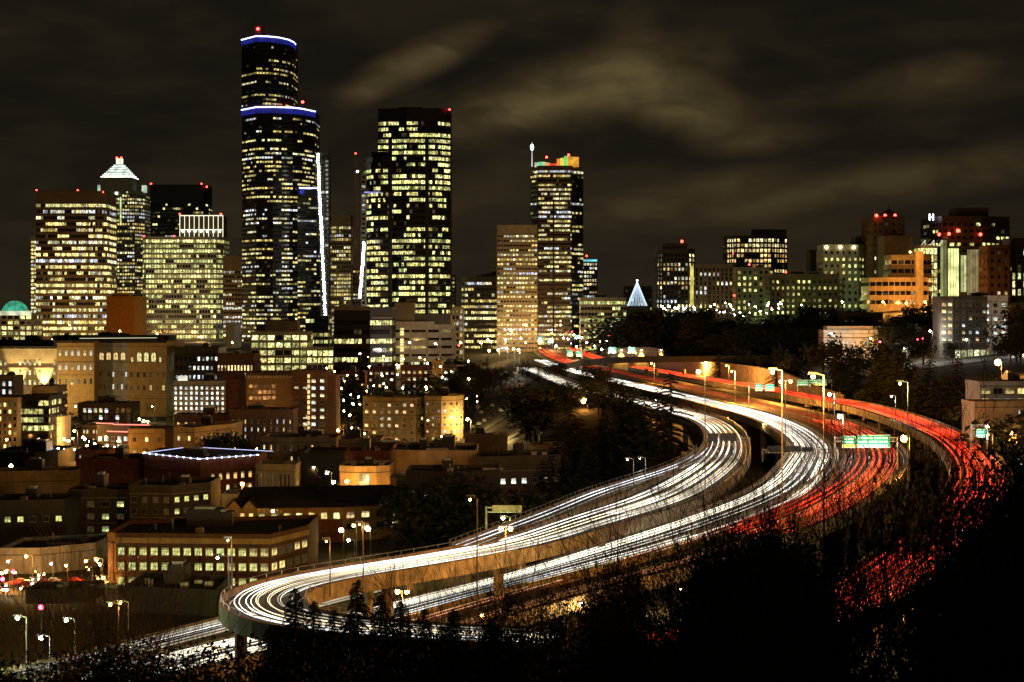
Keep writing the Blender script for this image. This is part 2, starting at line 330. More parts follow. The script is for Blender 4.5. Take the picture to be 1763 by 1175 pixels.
def offs(pts, i, o):
    a = pts[max(i-1, 0)]; b = pts[min(i+1, len(pts)-1)]; d = Vector((b[0]-a[0], b[1]-a[1])).normalized()
    return pts[i][0]+d.y*o, pts[i][1]-d.x*o
def road(name, pts, dashes=0, thick=1.3, columns=True):
    m = MB(); b = {-1: MB(), 1: MB()}; pm = MB(); n = len(pts)
    prof = []
    for i, p in enumerate(pts):
        w = p[3]/2+.6; L = offs(pts, i, -w); R = offs(pts, i, w)
        m.v += [(L[0], L[1], p[2]), (R[0], R[1], p[2]), (R[0], R[1], p[2]-thick), (L[0], L[1], p[2]-thick)]
    for i in range(n-1):
        for a, b_, mt in ((0, 1, asphalt), (1, 2, deckc), (2, 3, deckc), (3, 0, deckc)):
            m.f.append((i*4+a, i*4+b_, (i+1)*4+b_, (i+1)*4+a)); m.m.append(m.mi(mt)); m.c.append((0, 0, 0))
    root = m.build(name); root['kind'] = 'structure'
    for sgn in (-1, 1):
        q = MB()
        for i, p in enumerate(pts):
            w = p[3]/2+.6; A = offs(pts, i, sgn*(w-.38)); B_ = offs(pts, i, sgn*(w+.05))
            q.v += [(A[0], A[1], p[2]-.01), (A[0], A[1], p[2]+.85), (B_[0], B_[1], p[2]+.85), (B_[0], B_[1], p[2]-.5)]
        for i in range(n-1):
            for a, b_ in ((0, 1), (1, 2), (2, 3), (3, 0)):
                q.f.append((i*4+a, i*4+b_, (i+1)*4+b_, (i+1)*4+a)); q.m.append(q.mi(deckc)); q.c.append((0, 0, 0))
        q.build('barrier', root)
    if name in ('freeway_viaduct', 'freeway_slip_road'):
        rl = MB()
        for sgn in (-1, 1):
            rp = [(*offs(pts, i, sgn*(p[3]/2+.45)), p[2]+1.45) for i, p in enumerate(pts)]; rl.path(rp, .05, metal, 3)
            for i in range(n): rl.tube((rp[i][0], rp[i][1], pts[i][2]+.8), rp[i], .05, .05, metal, 3, caps=False)
        rl.build('railing', root)['kind'] = 'stuff'
    jt = MB()
    for i in range(0, n-1, 5):
        for sgn in (-1, 1):
            a = offs(pts, i, sgn*(pts[i][3]/2+.6)); b2 = offs(pts, i, sgn*(pts[i][3]/2+.68)); t_ = Vector((pts[i+1][0]-pts[i][0], pts[i+1][1]-pts[i][1])).normalized()*.09
            jt.prism([(a[0], a[1]), (b2[0], b2[1]), (b2[0]+t_.x, b2[1]+t_.y), (a[0]+t_.x, a[1]+t_.y)], pts[i][2]-thick, pts[i][2]+.9, dmetal)
    jt.build('expansion_joint', root)['kind'] = 'stuff'
    lines = MB()
    def strip(o, i0, i1, hw):
        for i in range(i0, i1):
            a, b2 = offs(pts, i, o-hw), offs(pts, i, o+hw); c, d = offs(pts, i+1, o-hw), offs(pts, i+1, o+hw)
            lines.face([(a[0], a[1], pts[i][2]+.02), (b2[0], b2[1], pts[i][2]+.02), (d[0], d[1], pts[i+1][2]+.02), (c[0], c[1], pts[i+1][2]+.02)], paint)
    for sgn in (-1, 1):
        for i in range(n-1): strip(sgn*(pts[i][3]/2-.5), i, i+1, .08)
    nl = max(1, round(pts[n//2][3]/3.8))
    for l in range(1, nl):
        for i in range(0, n-2, 5): strip((l/nl-.5)*pts[i][3], i+1, i+2, .09); strip((l/nl-.5)*pts[i][3], i, i+1, .09)
    o = lines.build('lane_line', root); o['kind'] = 'stuff'
    if columns:
        last = -99; dist = 0
        for i in range(1, n):
            dist += math.hypot(pts[i][0]-pts[i-1][0], pts[i][1]-pts[i-1][1])
            g = ground(pts[i][0], pts[i][1])
            if dist-last > 24 and pts[i][2]-thick-g > 2.2:
                last = dist; c = MB(); a = math.atan2(pts[i][1]-pts[i-1][1], pts[i][0]-pts[i-1][0])
                h = pts[i][2]-thick-g; w = pts[i][3]/2
                c.prism([(math.cos(t)*.85, math.sin(t)*.85) for t in [k*PI/5 for k in range(10)]], -1.5, h-1.1, deckc)
                c.box(-.7, .7, -w+.4, w-.4, h-1.1, h+.02, deckc)
                c.build('column', root, (pts[i][0], pts[i][1], g), a)
    if name == 'freeway_viaduct':
        for tgt in ((404, 1050), (650, 985)):
            i = min(range(n), key=lambda i: abs(CX+pts[i][0]*F/pts[i][1]-tgt[0]-30)+abs(HY+(CZ-pts[i][2])*F/pts[i][1]-tgt[1])*2)
            x, y = pts[i][0]-2.6, pts[i][1]-1; g = ground(x, y); h = pts[i][2]-thick-g; c = MB()
            c.prism([(math.cos(t)*.8, math.sin(t)*.8) for t in [k*PI/6 for k in range(12)]], -1.5, h-.9, deckc); c.prism([(math.cos(t)*1.5, math.sin(t)*1.5) for t in [k*PI/6 for k in range(12)]], h-.9, h+.02, deckc)
            c.build('column', root, (x, y, g))
    return root
road('freeway_viaduct', ROADS['inner']); road('freeway_carriageway', ROADS['outer']); road('freeway_underpass_road', ROADS['lower'])
road('freeway_slip_road', ROADS['ramp']); road('freeway_far_carriageway', ROADS['red_far']); road('freeway_wide_carriageway', ROADS['orange'])

def trails(name, pts, n, cols, smin, smax, label=None, w=.8, seed=1, rr=(.03, .07), h=(.5, .95), i0=0, i1=None, gap=.15):
    """the streaks that the head and tail lamps of passing cars draw over the road"""
    R = random.Random(seed); m = MB(); N_ = len(pts); i1 = i1 or N_
    lanes = max(2, round(pts[N_//2][3]/3.6))
    for k in range(n):
        lane = R.randrange(lanes); cc = R.choice(cols); s = smin*(smax/smin)**R.random()
        t0 = (lane+.5)/lanes-.5; jit = R.gauss(0, .2); ph = R.random()*6; fr = R.uniform(.01, .03)
        hh = R.uniform(*h); rad = R.uniform(*rr); a, b = i0, i1
        if R.random() < gap: a = R.randrange(i0, i1-12); b = min(i1, a+R.randrange(12, max(13, (i1-i0)//2)))
        for sd in (-.72, .72):
            path = []
            for i in range(a, b):
                o = t0*pts[i][3]*w+jit+sd+.16*math.sin(ph+i*fr*4)
                o = max(-pts[i][3]/2+.4, min(pts[i][3]/2-.4, o)); x, y = offs(pts, i, o); path.append((x, y, pts[i][2]+hh))
            if len(path) > 2: m.path(path, rad, TRAIL, 3, tuple(c*s for c in cc))
    o = m.build(name, color=True); o['kind'] = 'stuff'
    if label: o['label'] = label
    return o
WH = [(1, .90, .70), (1, .86, .58), (.92, .95, 1), (1, .94, .82), (1, .78, .42)]
RD = [(1, .035, .01), (1, .06, .015), (1, .025, .02), (1, .09, .03), (1, .035, .01), (1, .26, .07)]
_a = min(range(60, len(ROADS['inner'])), key=lambda i: abs(ROADS['inner'][i][1]-300)); _b = min(range(len(ROADS['outer'])), key=lambda i: abs(ROADS['outer'][i][1]-330))
trails('headlight_streaks', ROADS['inner'], 7, WH, .8, 3.6, 'white headlight streaks along the whole inner curve and hairpin', seed=2, gap=0)
trails('headlight_streaks', ROADS['inner'], 8, WH, .3, 3.0, 'dense white headlight streaks on the farther half of the inner curve', seed=12, i1=_a)
trails('headlight_streaks', ROADS['outer'], 9, WH, .6, 3.4, 'white headlight streaks along the whole outer curve', seed=3, gap=0)
trails('headlight_streaks', ROADS['outer'], 7, WH, .3, 3.0, 'dense white headlight streaks on the farther half of the outer curve', seed=13, i1=_b)
trails('headlight_streaks', ROADS['lower'], 7, WH, .4, 3, 'white headlight streaks on the road under the hairpin viaduct', seed=4)
trails('headlight_streaks', ROADS['ramp'], 3, WH, .4, 3, 'thin headlight streaks on the narrow slip road', w=.3, seed=5)
trails('tail_light_streaks', ROADS['red_far'], 44, RD, .4, 3.6, 'red tail light streaks sweeping round the farthest curve', seed=6)
_m = min(range(len(ROADS['orange'])), key=lambda i: abs(ROADS['orange'][i][0]-33)+abs(ROADS['orange'][i][1]-288))
_n = len(ROADS['orange']); _k = min(range(_n), key=lambda i: abs(ROADS['orange'][i][1]-500)); _j = min(range(_n), key=lambda i: abs(ROADS['orange'][i][1]-1000))
trails('tail_light_streaks', ROADS['orange'], 24, RD, .6, 4, 'red and amber streaks fanning out where the freeway meets downtown', seed=7, i1=_j+4)
trails('tail_light_streaks', ROADS['orange'], 9, RD, .15, 1.2, 'faint red streaks on the broad orange lit straight', seed=8, i0=_j, i1=_k)
trails('tail_light_streaks', ROADS['orange'], 26, RD, .3, 2.6, 'red tail light streaks bending down behind the bare trees', seed=9, i0=_k-6, i1=_m)
trails('tail_light_streaks', ROADS['orange'], 4, [(1, .3, .08), (1, .6, .3), (1, .05, .02)], .2, 1.6, 'few amber and red streaks at the near end of the wide carriageway', seed=10, i0=_m-4)
# ---------------------------------------------------------------- buildings
MU_CACHE = {}
def window_mesh(w, h, mull, rows, arch=False):
    """frame with sill and glazing bars, and the room-lit pane behind it in a few states"""
    key = (round(w, 2), round(h, 2), mull, rows)
    if key in MU_CACHE: return MU_CACHE[key]
    R = random.Random(len(MU_CACHE)+5)
    fr = MB(); t = .09
    fr.box(0, w, -.12, .0, 0, t, metal); fr.box(0, w, -.12, 0, h-t, h, metal); fr.box(0, t, -.12, 0, t, h-t, metal); fr.box(w-t, w, -.12, 0, t, h-t, metal)
    fr.box(-.1, w+.1, -.22, 0, -.12, -.003, conc)
    for i in range(1, mull): x = w*i/mull; fr.box(x-.04, x+.04, -.1, -.005, t, h-t, metal)
    for i in range(1, rows): z = h*i/rows; fr.box(t, w-t, -.095, -.004, z-.03, z+.03, metal)
    frame = fr.mesh('window'); panes = {}
    for pal, cols in PAL.items():
        L = []
        for k in range(4):
            c = R.choice(cols); s = R.uniform(.7, 2.4); m = MB(); blind = R.choice((0, 0, .3, .5))
            for i in range(mull):
                f = s*R.uniform(.6, 1.2); zb = t+(h-2*t)*(1-blind)
                m.face([(w*i/mull, -.05, t), (w*(i+1)/mull, -.05, t), (w*(i+1)/mull, -.05, zb), (w*i/mull, -.05, zb)], ROOM, tuple(x*f for x in c))
                if blind: m.face([(w*i/mull, -.05, zb), (w*(i+1)/mull, -.05, zb), (w*(i+1)/mull, -.05, h-t), (w*i/mull, -.05, h-t)], ROOM, tuple(x*f*.35 for x in c))
            L.append(m.mesh('pane', True))
        panes[pal] = L
    m = MB(); m.face([(0, -.05, 0), (w, -.05, 0), (w, -.05, h), (0, -.05, h)], ROOM, (0, 0, 0)); panes['dark'] = [m.mesh('pane', True)]
    m = MB(); m.face([(0, -.05, 0), (w, -.05, 0), (w, -.05, h), (0, -.05, h)], ROOM, (.05, .035, .012)); panes['dim'] = [m.mesh('pane', True)]
    MU_CACHE[key] = (frame, panes); return MU_CACHE[key]

def flat_windows(root, mp, p, q, z0, z1, fh, bay, ww, wh, lit, pal, R, gl, mull=2, rows=1, skipcols=(), budget=None, litrows=None, litcols=None):
    d = Vector((q[0]-p[0], q[1]-p[1])); Ln = d.length; d /= Ln; nb = max(1, round(Ln/bay)); bw = Ln/nb; nf = int((z1-z0)/fh)
    w, h = round(bw*ww, 1), round(fh*wh, 1); fr, panes = window_mesh(w, h, mull, rows); ang = math.atan2(d.y, d.x)
    for k in range(nf):
        zz = z1-(k+1)*fh+(fh-h)*.45; pl = lit if litrows is None else litrows[min(k, len(litrows)-1)]
        for i in range(nb):
            if i in skipcols: continue
            if budget is not None:
                if budget[0] <= 0: return
                budget[0] -= 1
            x = (i+.5)*bw-w/2
            pp = pl if not litcols else max(pl, litcols.get(i, 0))
            wo = link('window', fr, root, (p[0]+d.x*x, p[1]+d.y*x, zz), ang)
            if R.random() < min(1, pp*1.6):
                pk = R.choice(panes[pal])
            else: pk = R.choice(panes['dark']+panes['dim'])
            link('pane', pk, wo)

def glazing(mp, mf, p, q, z0, z1, fh, bay, wh, ww, style, wall, lit, pal, R, gl, rows, proud=.35, pier=1):
    d = Vector((q[0]-p[0], q[1]-p[1])); Ln = d.length
    if Ln < .5: return
    nb = max(1, round(Ln/bay)); bw = Ln/nb; nf = int((z1-z0)/fh); h = fh*wh
    for k in range(nf):
        zt = z1-k*fh; zb = zt-fh; zs = zb+(fh-h)*.6
        on = R.random() < rows[k][0]; run = R.randint(1, 4)
        for i in range(nb):
            run -= 1
            if run <= 0:
                on = R.random() < rows[k][0]; run = 1+int(R.expovariate(.42)) if on else 1+int(R.expovariate(.6))
            m = bw*(1-ww)/2
            if on:
                f = rows[k][1]*R.uniform(.2, 1.9)*gl; c = rows[k][2] if R.random() < .75 else R.choice(PAL[pal]); col = tuple(x*f for x in c)
            elif R.random() < .08: col = (.05*gl, .04*gl, .018*gl)
            else: col = (0, 0, 0)
            mp.wquad(p, q, .06, i*bw+m, (i+1)*bw-m, zs, zs+h, GLASS, col)
        if style in ('band', 'grid'):
            mf.wbox(p, q, 0, proud, zb-.001, zs, wall); 
            if zt-(zs+h) > .05: mf.wbox(p, q, 0, proud-.02, zs+h, zt-.004, wall)
    if style in ('grid', 'rib', 'glass'):
        pw = bw*(1-ww)*(.92 if style != 'glass' else .5)
        for i in range(0, nb+1, pier):
            x = i*bw; mf.wbox(p, q, 0, proud+(.12 if style != 'glass' else -.2), z0, z1-.01, wall, max(0, x-pw/2), min(Ln, x+pw/2))
    elif style == 'band' and pier > 1:
        for i in range(pier, nb, pier): mf.wbox(p, q, 0, proud+.12, z0, z1-.01, black, i*bw-.5, i*bw+.5)

BLD = {}
def B(name, cat, label, D, front, top, dep=24, fh=3.9, bay=3.2, wh=.5, ww=.75, style='grid', wall=conc, lit=.5, pal=0, gl=1.2, blank=2., base=None, roof=2, group=None,
      pier=1, beac=(), parapet=True, wins=None, mull=2, rows=1, key=None, proud=.35, vary=.5, allsides=True, skip_bot=0., dim_bot=None):
    R = random.Random(zlib.crc32((label or name).encode()))
    x0 = front[len(front)//2][0]; O = Vector((X(x0, D), D, 0)); zt = Z(top, D)
    pts = [(X(px, D+o)-O.x, o) for px, o in front]
    back = [(pts[-1][0], pts[-1][1]+dep), (pts[0][0], pts[0][1]+dep)]
    poly = pts+back
    g = min(ground(O.x+p[0], D+p[1]) for p in poly)-1.
    if base is not None: g = Z(base, D)
    root = thing(name, label, cat, (O.x, D, g), 0, group); H = zt-g
    body = MB(); body.prism(poly, 0, H, wall if style != 'glass' else black, roofm)
    if parapet:
        k = len(poly); cx = sum(p[0] for p in poly)/k; cy = sum(p[1] for p in poly)/k
        for i in range(k):
            p, q = poly[i], poly[(i+1) % k]
            if math.dist(p, q) > 1.2: body.wbox(p, q, -.35, .12, H-.4, H+.75, wall)
    body.build('wall', root)
    k = len(poly); nf = int((H-blank-skip_bot)/fh)+2
    rws = []
    for i in range(nf):
        lp = min(.97, max(0., lit*R.choice((1-vary, 1, 1, 1+vary*.6, 1+vary)))); rws.append((lp, R.uniform(.6, 1.3), R.choice(PAL[pal])))
    if wins is None and style != 'none':
        mp, mf = MB(), MB()
        for i in range(k if allsides else len(pts)-1):
            p, q = poly[i], poly[(i+1) % k]
            glazing(mp, mf, p, q, skip_bot, H-blank, fh, bay, wh, ww, style, wall, lit, pal, R, gl, rws, proud, pier)
        o = mp.build('window_pane', root, color=True); o['kind'] = 'stuff'
        if mf.v: o = mf.build('facade_frame', root); o['kind'] = 'stuff'
    elif wins:
        bud = [300]
        for e, kw in wins.items():
            p, q = poly[e], poly[(e+1) % k]; a = dict(fh=fh, bay=bay, ww=ww, wh=wh, lit=lit, pal=pal, mull=mull, rows=rows); a.update(kw); z1 = H-a.pop('blank', blank); z0 = a.pop('z0', 1.5)
            if 'seg' in a:
                s0, s1 = a.pop('seg'); p, q = (p[0]+(q[0]-p[0])*s0, p[1]+(q[1]-p[1])*s0), (p[0]+(q[0]-p[0])*s1, p[1]+(q[1]-p[1])*s1)
            flat_windows(root, None, p, q, z0, z1, R=R, gl=gl, budget=bud, **a)
    xs = [p[0] for p in poly]; ys = [p[1] for p in poly]; W = max(xs)-min(xs); Y0 = min(ys); DD = max(ys)-Y0
    for i in range(roof):
        w = R.uniform(.08, .25)*W; d = R.uniform(.15, .4)*dep; x = R.uniform(min(xs)+.25*W, max(xs)-.25*W-w*.5); y = Y0+DD*R.uniform(.35, .6); h = R.uniform(1.6, 3.6)
        m = MB(); m.box(0, w, 0, d, -.3, h, darkg); m.box(w*.2, w*.8, d*.2, d*.8, h, h+.5, metal); m.build('roof_unit', root, (x, y, H))
    if D < 900 and parapet:
        if wins:
            nfl = max(1, int((H-blank)/fh)); m = MB()
            for k_ in range(0, nfl+1, 2):
                z = H-blank-k_*fh-.05
                for e in range(len(pts)-1):
                    if z > 1: m.wbox(poly[e], poly[e+1], .01, .14, z-.12, z+.06, conc_d if wall is not conc_d else conc)
            if m.v: m.build('string_course', root)
        for i in range(R.randint(3, 6)):
            x = R.uniform(min(xs)+.12*W, max(xs)-.12*W); y = Y0+DD*R.uniform(.25, .75); h = R.uniform(.7, 1.8); m = MB(); t = R.random()
            if t < .4: m.tube((0, 0, -.2), (0, 0, h), .16, .16, metal, 6); m.tube((0, 0, h), (0, 0, h+.25), .3, .2, metal, 6); m.build('vent_pipe', root, (x, y, H))
            elif t < .7: m.box(-.7, .7, -.6, .6, -.2, h*.7, metal); m.tube((0, 0, h*.7), (0, 0, h*.7+.2), .45, .45, dmetal, 8); m.build('air_handler', root, (x, y, H))
            elif t < .85: m.box(0, R.uniform(3, 6), -.3, .3, .2, .7, metal); m.box(.2, .5, -.3, .3, -.2, .2, dmetal); m.build('duct', root, (x, y, H))
            else: m.tube((0, 0, -.2), (0, 0, h*2.4), .05, .03, metal, 4); m.tube((-.6, 0, h*2), (.6, 0, h*2), .03, .03, metal, 3); m.build('aerial', root, (x, y, H))
    for px, py in beac:
        m = MB(); m.tube((0, 0, -2.4), (0, 0, 0), .12, .12, dmetal); m.ball((0, 0, 0), D*.00052, RED, 6, 4); m.build('beacon', root, (X(px, D+3)-O.x, 3, Z(py, D+3)-g))
    BLD[key or label] = (root, poly, H, g, O, D); return root
def rel(root, D, px, py, off=0.):
    """point in ROOT's own space"""
    return Vector((X(px, D+off), D+off, Z(py, D+off)))-Vector(root.location)
def led_wash(root, D, front, zpy, h, off=.25, cols=((.55, .62, 1), (.02, .03, .42)), bs=2.2, name='glow_band'):
    m = MB(); pts = [(rel(root, D, px, zpy, o)) for px, o in front]; z = rel(root, D, front[0][0], zpy, 0).z
    for a, b in zip(pts, pts[1:]):
        m.wbox((a.x, a.y), (b.x, b.y), .1, .45, z-h, z-1.2, GL2, 0);  # the tube's blue wash on the wall below, put in as a glowing strip
    m2 = MB(); m2.path([(p.x, p.y-.9, z-.4) for p in pts], .75, LEDT, 4)
    m.c = [(cols[1][0]*bs, cols[1][1]*bs, cols[1][2]*bs)]*len(m.c)
    m.build(name, root, color=True); m2.build('light_tube', root)
GL2 = glowmat('glow_panel', (.03, .03, .04), .5, .2, .6, 1.3)
LEDT = emat('blue_white_tube', (.45, .5, 1), 5); LEDW = emat('white_tube', (.8, .85, 1), 6); LEDR = emat('pink_tube', (1, .16, .12), 3)

# --- the skyline, from left to right
T = 'tower'
r = B('domed_office', 'office building', 'low pale office block under a green lit glass dome at the left edge', 1500, [(-30, 0), (55, 0)], 540, 30, 4.6, 5, .62, .72, 'grid', conc, .85, 4, 1.0, 1.2, roof=0)
m = MB(); c = rel(r, 1500, 26, 541, 14); m.ball((c.x, c.y, c.z), 12, GL2, 16, 10, (.05, .42, .26), .95); dm = m.build('dome', r, color=True)
m = MB(); 
for i in range(10):
    a = i*PI/5; pr = None
    for j in range(7):
        t = PI/2*j/6; q = (c.x+12.2*math.cos(t)*math.cos(a), c.y+12.2*math.cos(t)*math.sin(a), c.z+11.7*math.sin(t))
        if pr: m.tube(pr, q, .22, .22, whitew, 3, caps=False)
        pr = q
m.build('dome_rib', r)['kind'] = 'stuff'
m = MB(); a = rel(r, 1500, -30, 534); b = rel(r, 1500, 54, 541); m.box(a.x, b.x, -1.2, -.4, b.z-1.2, b.z+2.6, GL2, col=(.75, .75, .5)); m.build('cornice_light', r, color=True)
B('side_tower', T, 'slim pale lit tower behind the left side of the wide banded tower', 1760, [(53, 0), (70, 0)], 409, 20, 3.9, 3, .6, .8, 'grid', beige, .85, 0, 1.1, 3, roof=0)
B('banded_tower', T, 'wide brown banded tower with a rounded right corner and three red beacons', 1700, [(62, 0), (164, 0), (176, 2), (184, 8), (189, 18), (190, 30)], 330, 26, 6.0, 2.3, .5, .88, 'band', brownc, .60, 0, 1.2, 11, roof=2, pier=22, beac=((63, 328), (134, 328), (177, 331)))
r = B('pyramid_tower', T, 'tower with a white lit stepped pyramid roof and a red topped lantern', 2000, [(168, 12), (180, 0), (232, 0), (249, 14)], 330, 30, 4.1, 3.0, .5, .7, 'grid', greyw, .55, 0, 1.0, 3, roof=0, key='pyr')
m = MB(); c = rel(r, 2000, 206, 305, 16); w = 18.
zb = rel(r, 2000, 206, 306).z; H = BLD['pyr'][2]
m.prism([(c.x-w, c.y-w), (c.x+w, c.y-w), (c.x+w, c.y+w), (c.x-w, c.y+w)], H-.5, zb, greyw); m.build('crown_wall', r)
for i in range(8):
    f0 = 1-i/8; m = MB(); a = w*(.22+.78*f0); h = 2.05
    m.prism([(c.x-a, c.y-a), (c.x+a, c.y-a), (c.x+a, c.y+a), (c.x-a, c.y+a)], zb+i*h, zb+i*h+1.15, GL2, col=(2.2, 2.4, 2.0) if i < 2 else (1.4, 1.6, 1.4))
    m.prism([(c.x-a+.8, c.y-a+.8), (c.x+a-.8, c.y-a+.8), (c.x+a-.8, c.y+a-.8), (c.x-a+.8, c.y+a-.8)], zb+i*h+1.15, zb+(i+1)*h, darkg); m.build('roof_step', r, color=True)
zt = zb+8*2.05; m = MB(); m.box(c.x-3.3, c.x+3.3, c.y-3.3, c.y+3.3, zt, zt+6.5, GL2, col=(1.6, 1.3, 1.0)); m.build('lantern', r, color=True)
for i in (-1, 1):
    m = MB(); m.ball((c.x+i*2.6, c.y-3, zt+7.3), 1.2, RED, 6, 4); m.build('beacon', r)
m = MB(); pr = None        # the lit arch under the roof
for i in range(13):
    t = PI*i/12; q = (c.x-12.5*math.cos(t), -1.2, H-1+8.5*math.sin(t))
    if pr: m.tube(pr, q, .75, .75, emat('arch_light', (1, 1, .75), 2.2), 4, caps=False)
    pr = q
m.build('arch_light', r)
m = MB(); m.box(c.x-1.7, c.x+1.7, -.9, -.3, H-4, H+6.5, GL2, col=(2, 2, 1.5)); m.build('centre_light', r, color=True)
for px in (197, 208):
    m = MB(); a = rel(r, 2000, px, 340); b = rel(r, 2000, px, 385); m.box(a.x-.7, a.x+.7, -1.1, -.5, b.z, a.z, GL2, col=(.75, .95, .3)); m.build('light_strip', r, color=True)
for px, off in ((172, 9), (248, 13)):
    m = MB(); a = rel(r, 2000, px, 318, off); m.box(a.x-2.5, a.x+2.5, off-1, off+4, H-.4, H+8, GL2, col=(.5, .6, .45)); m.build('turret', r, color=True)
B('black_tower', T, 'plain black tower with a few lit rows behind the bright crowned block', 2150, [(258, 0), (350, 0), (358, 12)], 319, 30, 4.9, 3.2, .5, .8, 'glass', black, .22, 0, .95, 22, beac=((260, 317), (347, 317), (356, 322)), vary=.9, roof=0)
r = B('crowned_tower', T, 'broad grid fronted tower stepping up to a light framed crown', 1800, [(246, 4), (251, 0), (372, 0), (386, 18)], 409, 30, 5.2, 2.9, .58, .78, 'grid', greyw, .58, 4, 1.15, 1.5, roof=0, beac=((248, 407), (300, 407)), key='crn')
m = MB(); a = rel(r, 1800, 311, 372, 8); b = rel(r, 1800, 385, 409, 8); H = BLD['crn'][2]; m.box(a.x, b.x, 4, 30, H, a.z, conc_d, roofm); m.build('crown', r)
m = MB(); n = 9
for i in range(n+1):
    x = a.x+(b.x-a.x)*i/n; m.tube((x, 3.6, H+.5), (x, 3.6, a.z), .32, .32, emat('crown_light', (1, .93, .62), 1.8), 4)
m.build('light_rib', r)['kind'] = 'stuff'
for z, s in ((a.z, 'crown_light'), (H+8, 'crown_light')):
    m = MB(); m.tube((a.x, 3.2, z), (b.x, 3.2, z), .5, .5, MATS[s], 4); m.build('light_rail', r)
for i in range(7):
    m = MB(); x = a.x+(b.x-a.x)*(i+.5)/7; m.ball((x, 2.6, H+6.5), 1.2, emat('crown_spot', (1, .95, .65), 9), 6, 4); m.build('spotlight', r)
for x in (a.x, b.x-2): 
    m = MB(); m.ball((x, 3, a.z+1.5), 1., RED, 6, 4); m.build('beacon', r)
B('blank_block', 'building', 'plain orange lit windowless block in front of the pyramid roofed tower', 1420, [(183, 0), (231, 0), (243, 8)], 512, 22, style='none', wall=pmat('ochre_render', (.55, .28, .07), .8, nscale=.5), roof=0, key='blank')
m = MB(); r = BLD['blank'][0]; a = rel(r, 1420, 192, 505, 4); b = rel(r, 1420, 222, 512, 4); m.box(a.x, b.x, 4, 16, b.z-.5, a.z, MATS['ochre_render']); m.build('penthouse', r)
B('mid_tower', T, 'dim brown tower glimpsed between the crowned block and the tallest tower', 1780, [(384, 0), (424, 0)], 442, 26, 4.6, 3, .5, .75, 'band', brownc, .62, 3, .75, 14, roof=1)
B('small_slab', 'building', 'small plain grey green slab at the foot of the dim brown tower', 1500, [(389, 0), (404, 0), (410, 5)], 557, 16, style='none', wall=greyw, roof=0)
# the tallest tower: three tiers
fA = [(416, 22), (441, 0), (462, 2), (480, 8), (496, 20), (505, 34), (509, 50)]
r = B('tallest_tower', T, 'tallest tower in the skyline, black with curved faces and blue lit rims', 1600, [(417, 22), (441, 0), (470, -2), (504, 4), (520, 12), (542, 34)], 186, 40, 4.0, 2.5, .42, .8, 'glass', black, .27, 0, 1.15, 8, roof=0, vary=1., key='tall')
root, poly, H, g, O, D = BLD['tall']
pA = [(X(px, D+o)-O.x, o+1.5) for px, o in fA]; pA += [(pA[-1][0], pA[-1][1]+14), (pA[0][0], pA[0][1]+40)]
HA = Z(64, D)-g; m = MB(); m.prism(pA, H-.4, HA, black, roofm); m.build('upper_tier', r)
mp, mf = MB(), MB(); R_ = random.Random(8); rw = [(R_.choice((.0, .1, .25, .55, .35)), R_.uniform(.5, 1.2), R_.choice(PAL[0])) for i in range(40)]
for p, q in zip(pA, pA[1:]+pA[:1]): glazing(mp, mf, p, q, H+1, HA-7, 4.0, 2.5, .42, .8, 'glass', black, .3, 0, R_, .95, rw)
mp.build('window_pane', r, color=True)['kind'] = 'stuff'; mf.build('facade_frame', r)['kind'] = 'stuff'
pC = [(X(px, D+o)-O.x, o) for px, o in [(512, -14), (545, -6), (562, 14)]]; pC += [(pC[-1][0], 40), (pC[0][0], 40)]
HC = Z(326, D)-g; m = MB(); m.prism(pC, 0, HC, black, roofm); m.build('lower_tier', r)
mp, mf = MB(), MB(); rw = [(R_.choice((.1, .3, .5, .6)), R_.uniform(.5, 1.2), R_.choice(PAL[0])) for i in range(70)]
for p, q in zip(pC, pC[1:]+pC[:1]): glazing(mp, mf, p, q, 0, HC-8, 4.0, 2.5, .42, .8, 'glass', black, .3, 0, R_, .9, rw)
mp.build('window_pane', r, color=True)['kind'] = 'stuff'; mf.build('facade_frame', r)['kind'] = 'stuff'
led_wash(r, D, [(a, b+1.5) for a, b in fA], 61.5, 5.5, bs=.45); led_wash(r, D, [(416, 21), (441, -1), (470, -3), (504, 3)], 184.5, 6, bs=.45); led_wash(r, D, [(505, 3), (520, 11), (543, 33)], 184.5, 6, bs=.45); led_wash(r, D, [(516, -13), (552, -2)], 325, 6, bs=.8)
for px, py, kk in ((444, 50, 1.4), (521, 176, 1.3)):
    m = MB(); c = rel(r, D, px, py, 20); m.tube((c.x, c.y, (HA if px < 500 else H)-.3), tuple(c), .5, .3, dmetal); m.ball(tuple(c), kk, RED, 6, 4); m.build('beacon', r)
m = MB(); c = rel(r, D, 461, 40, 20); m.tube((c.x, c.y, HA-.3), tuple(c), .35, .2, metal); m.build('mast', r)
m = MB(); c = rel(r, D, 444, 44, 22); m.box(c.x-3.5, c.x+3.5, 22, 30, HA-.3, c.z, darkg); m.build('roof_hut', r)
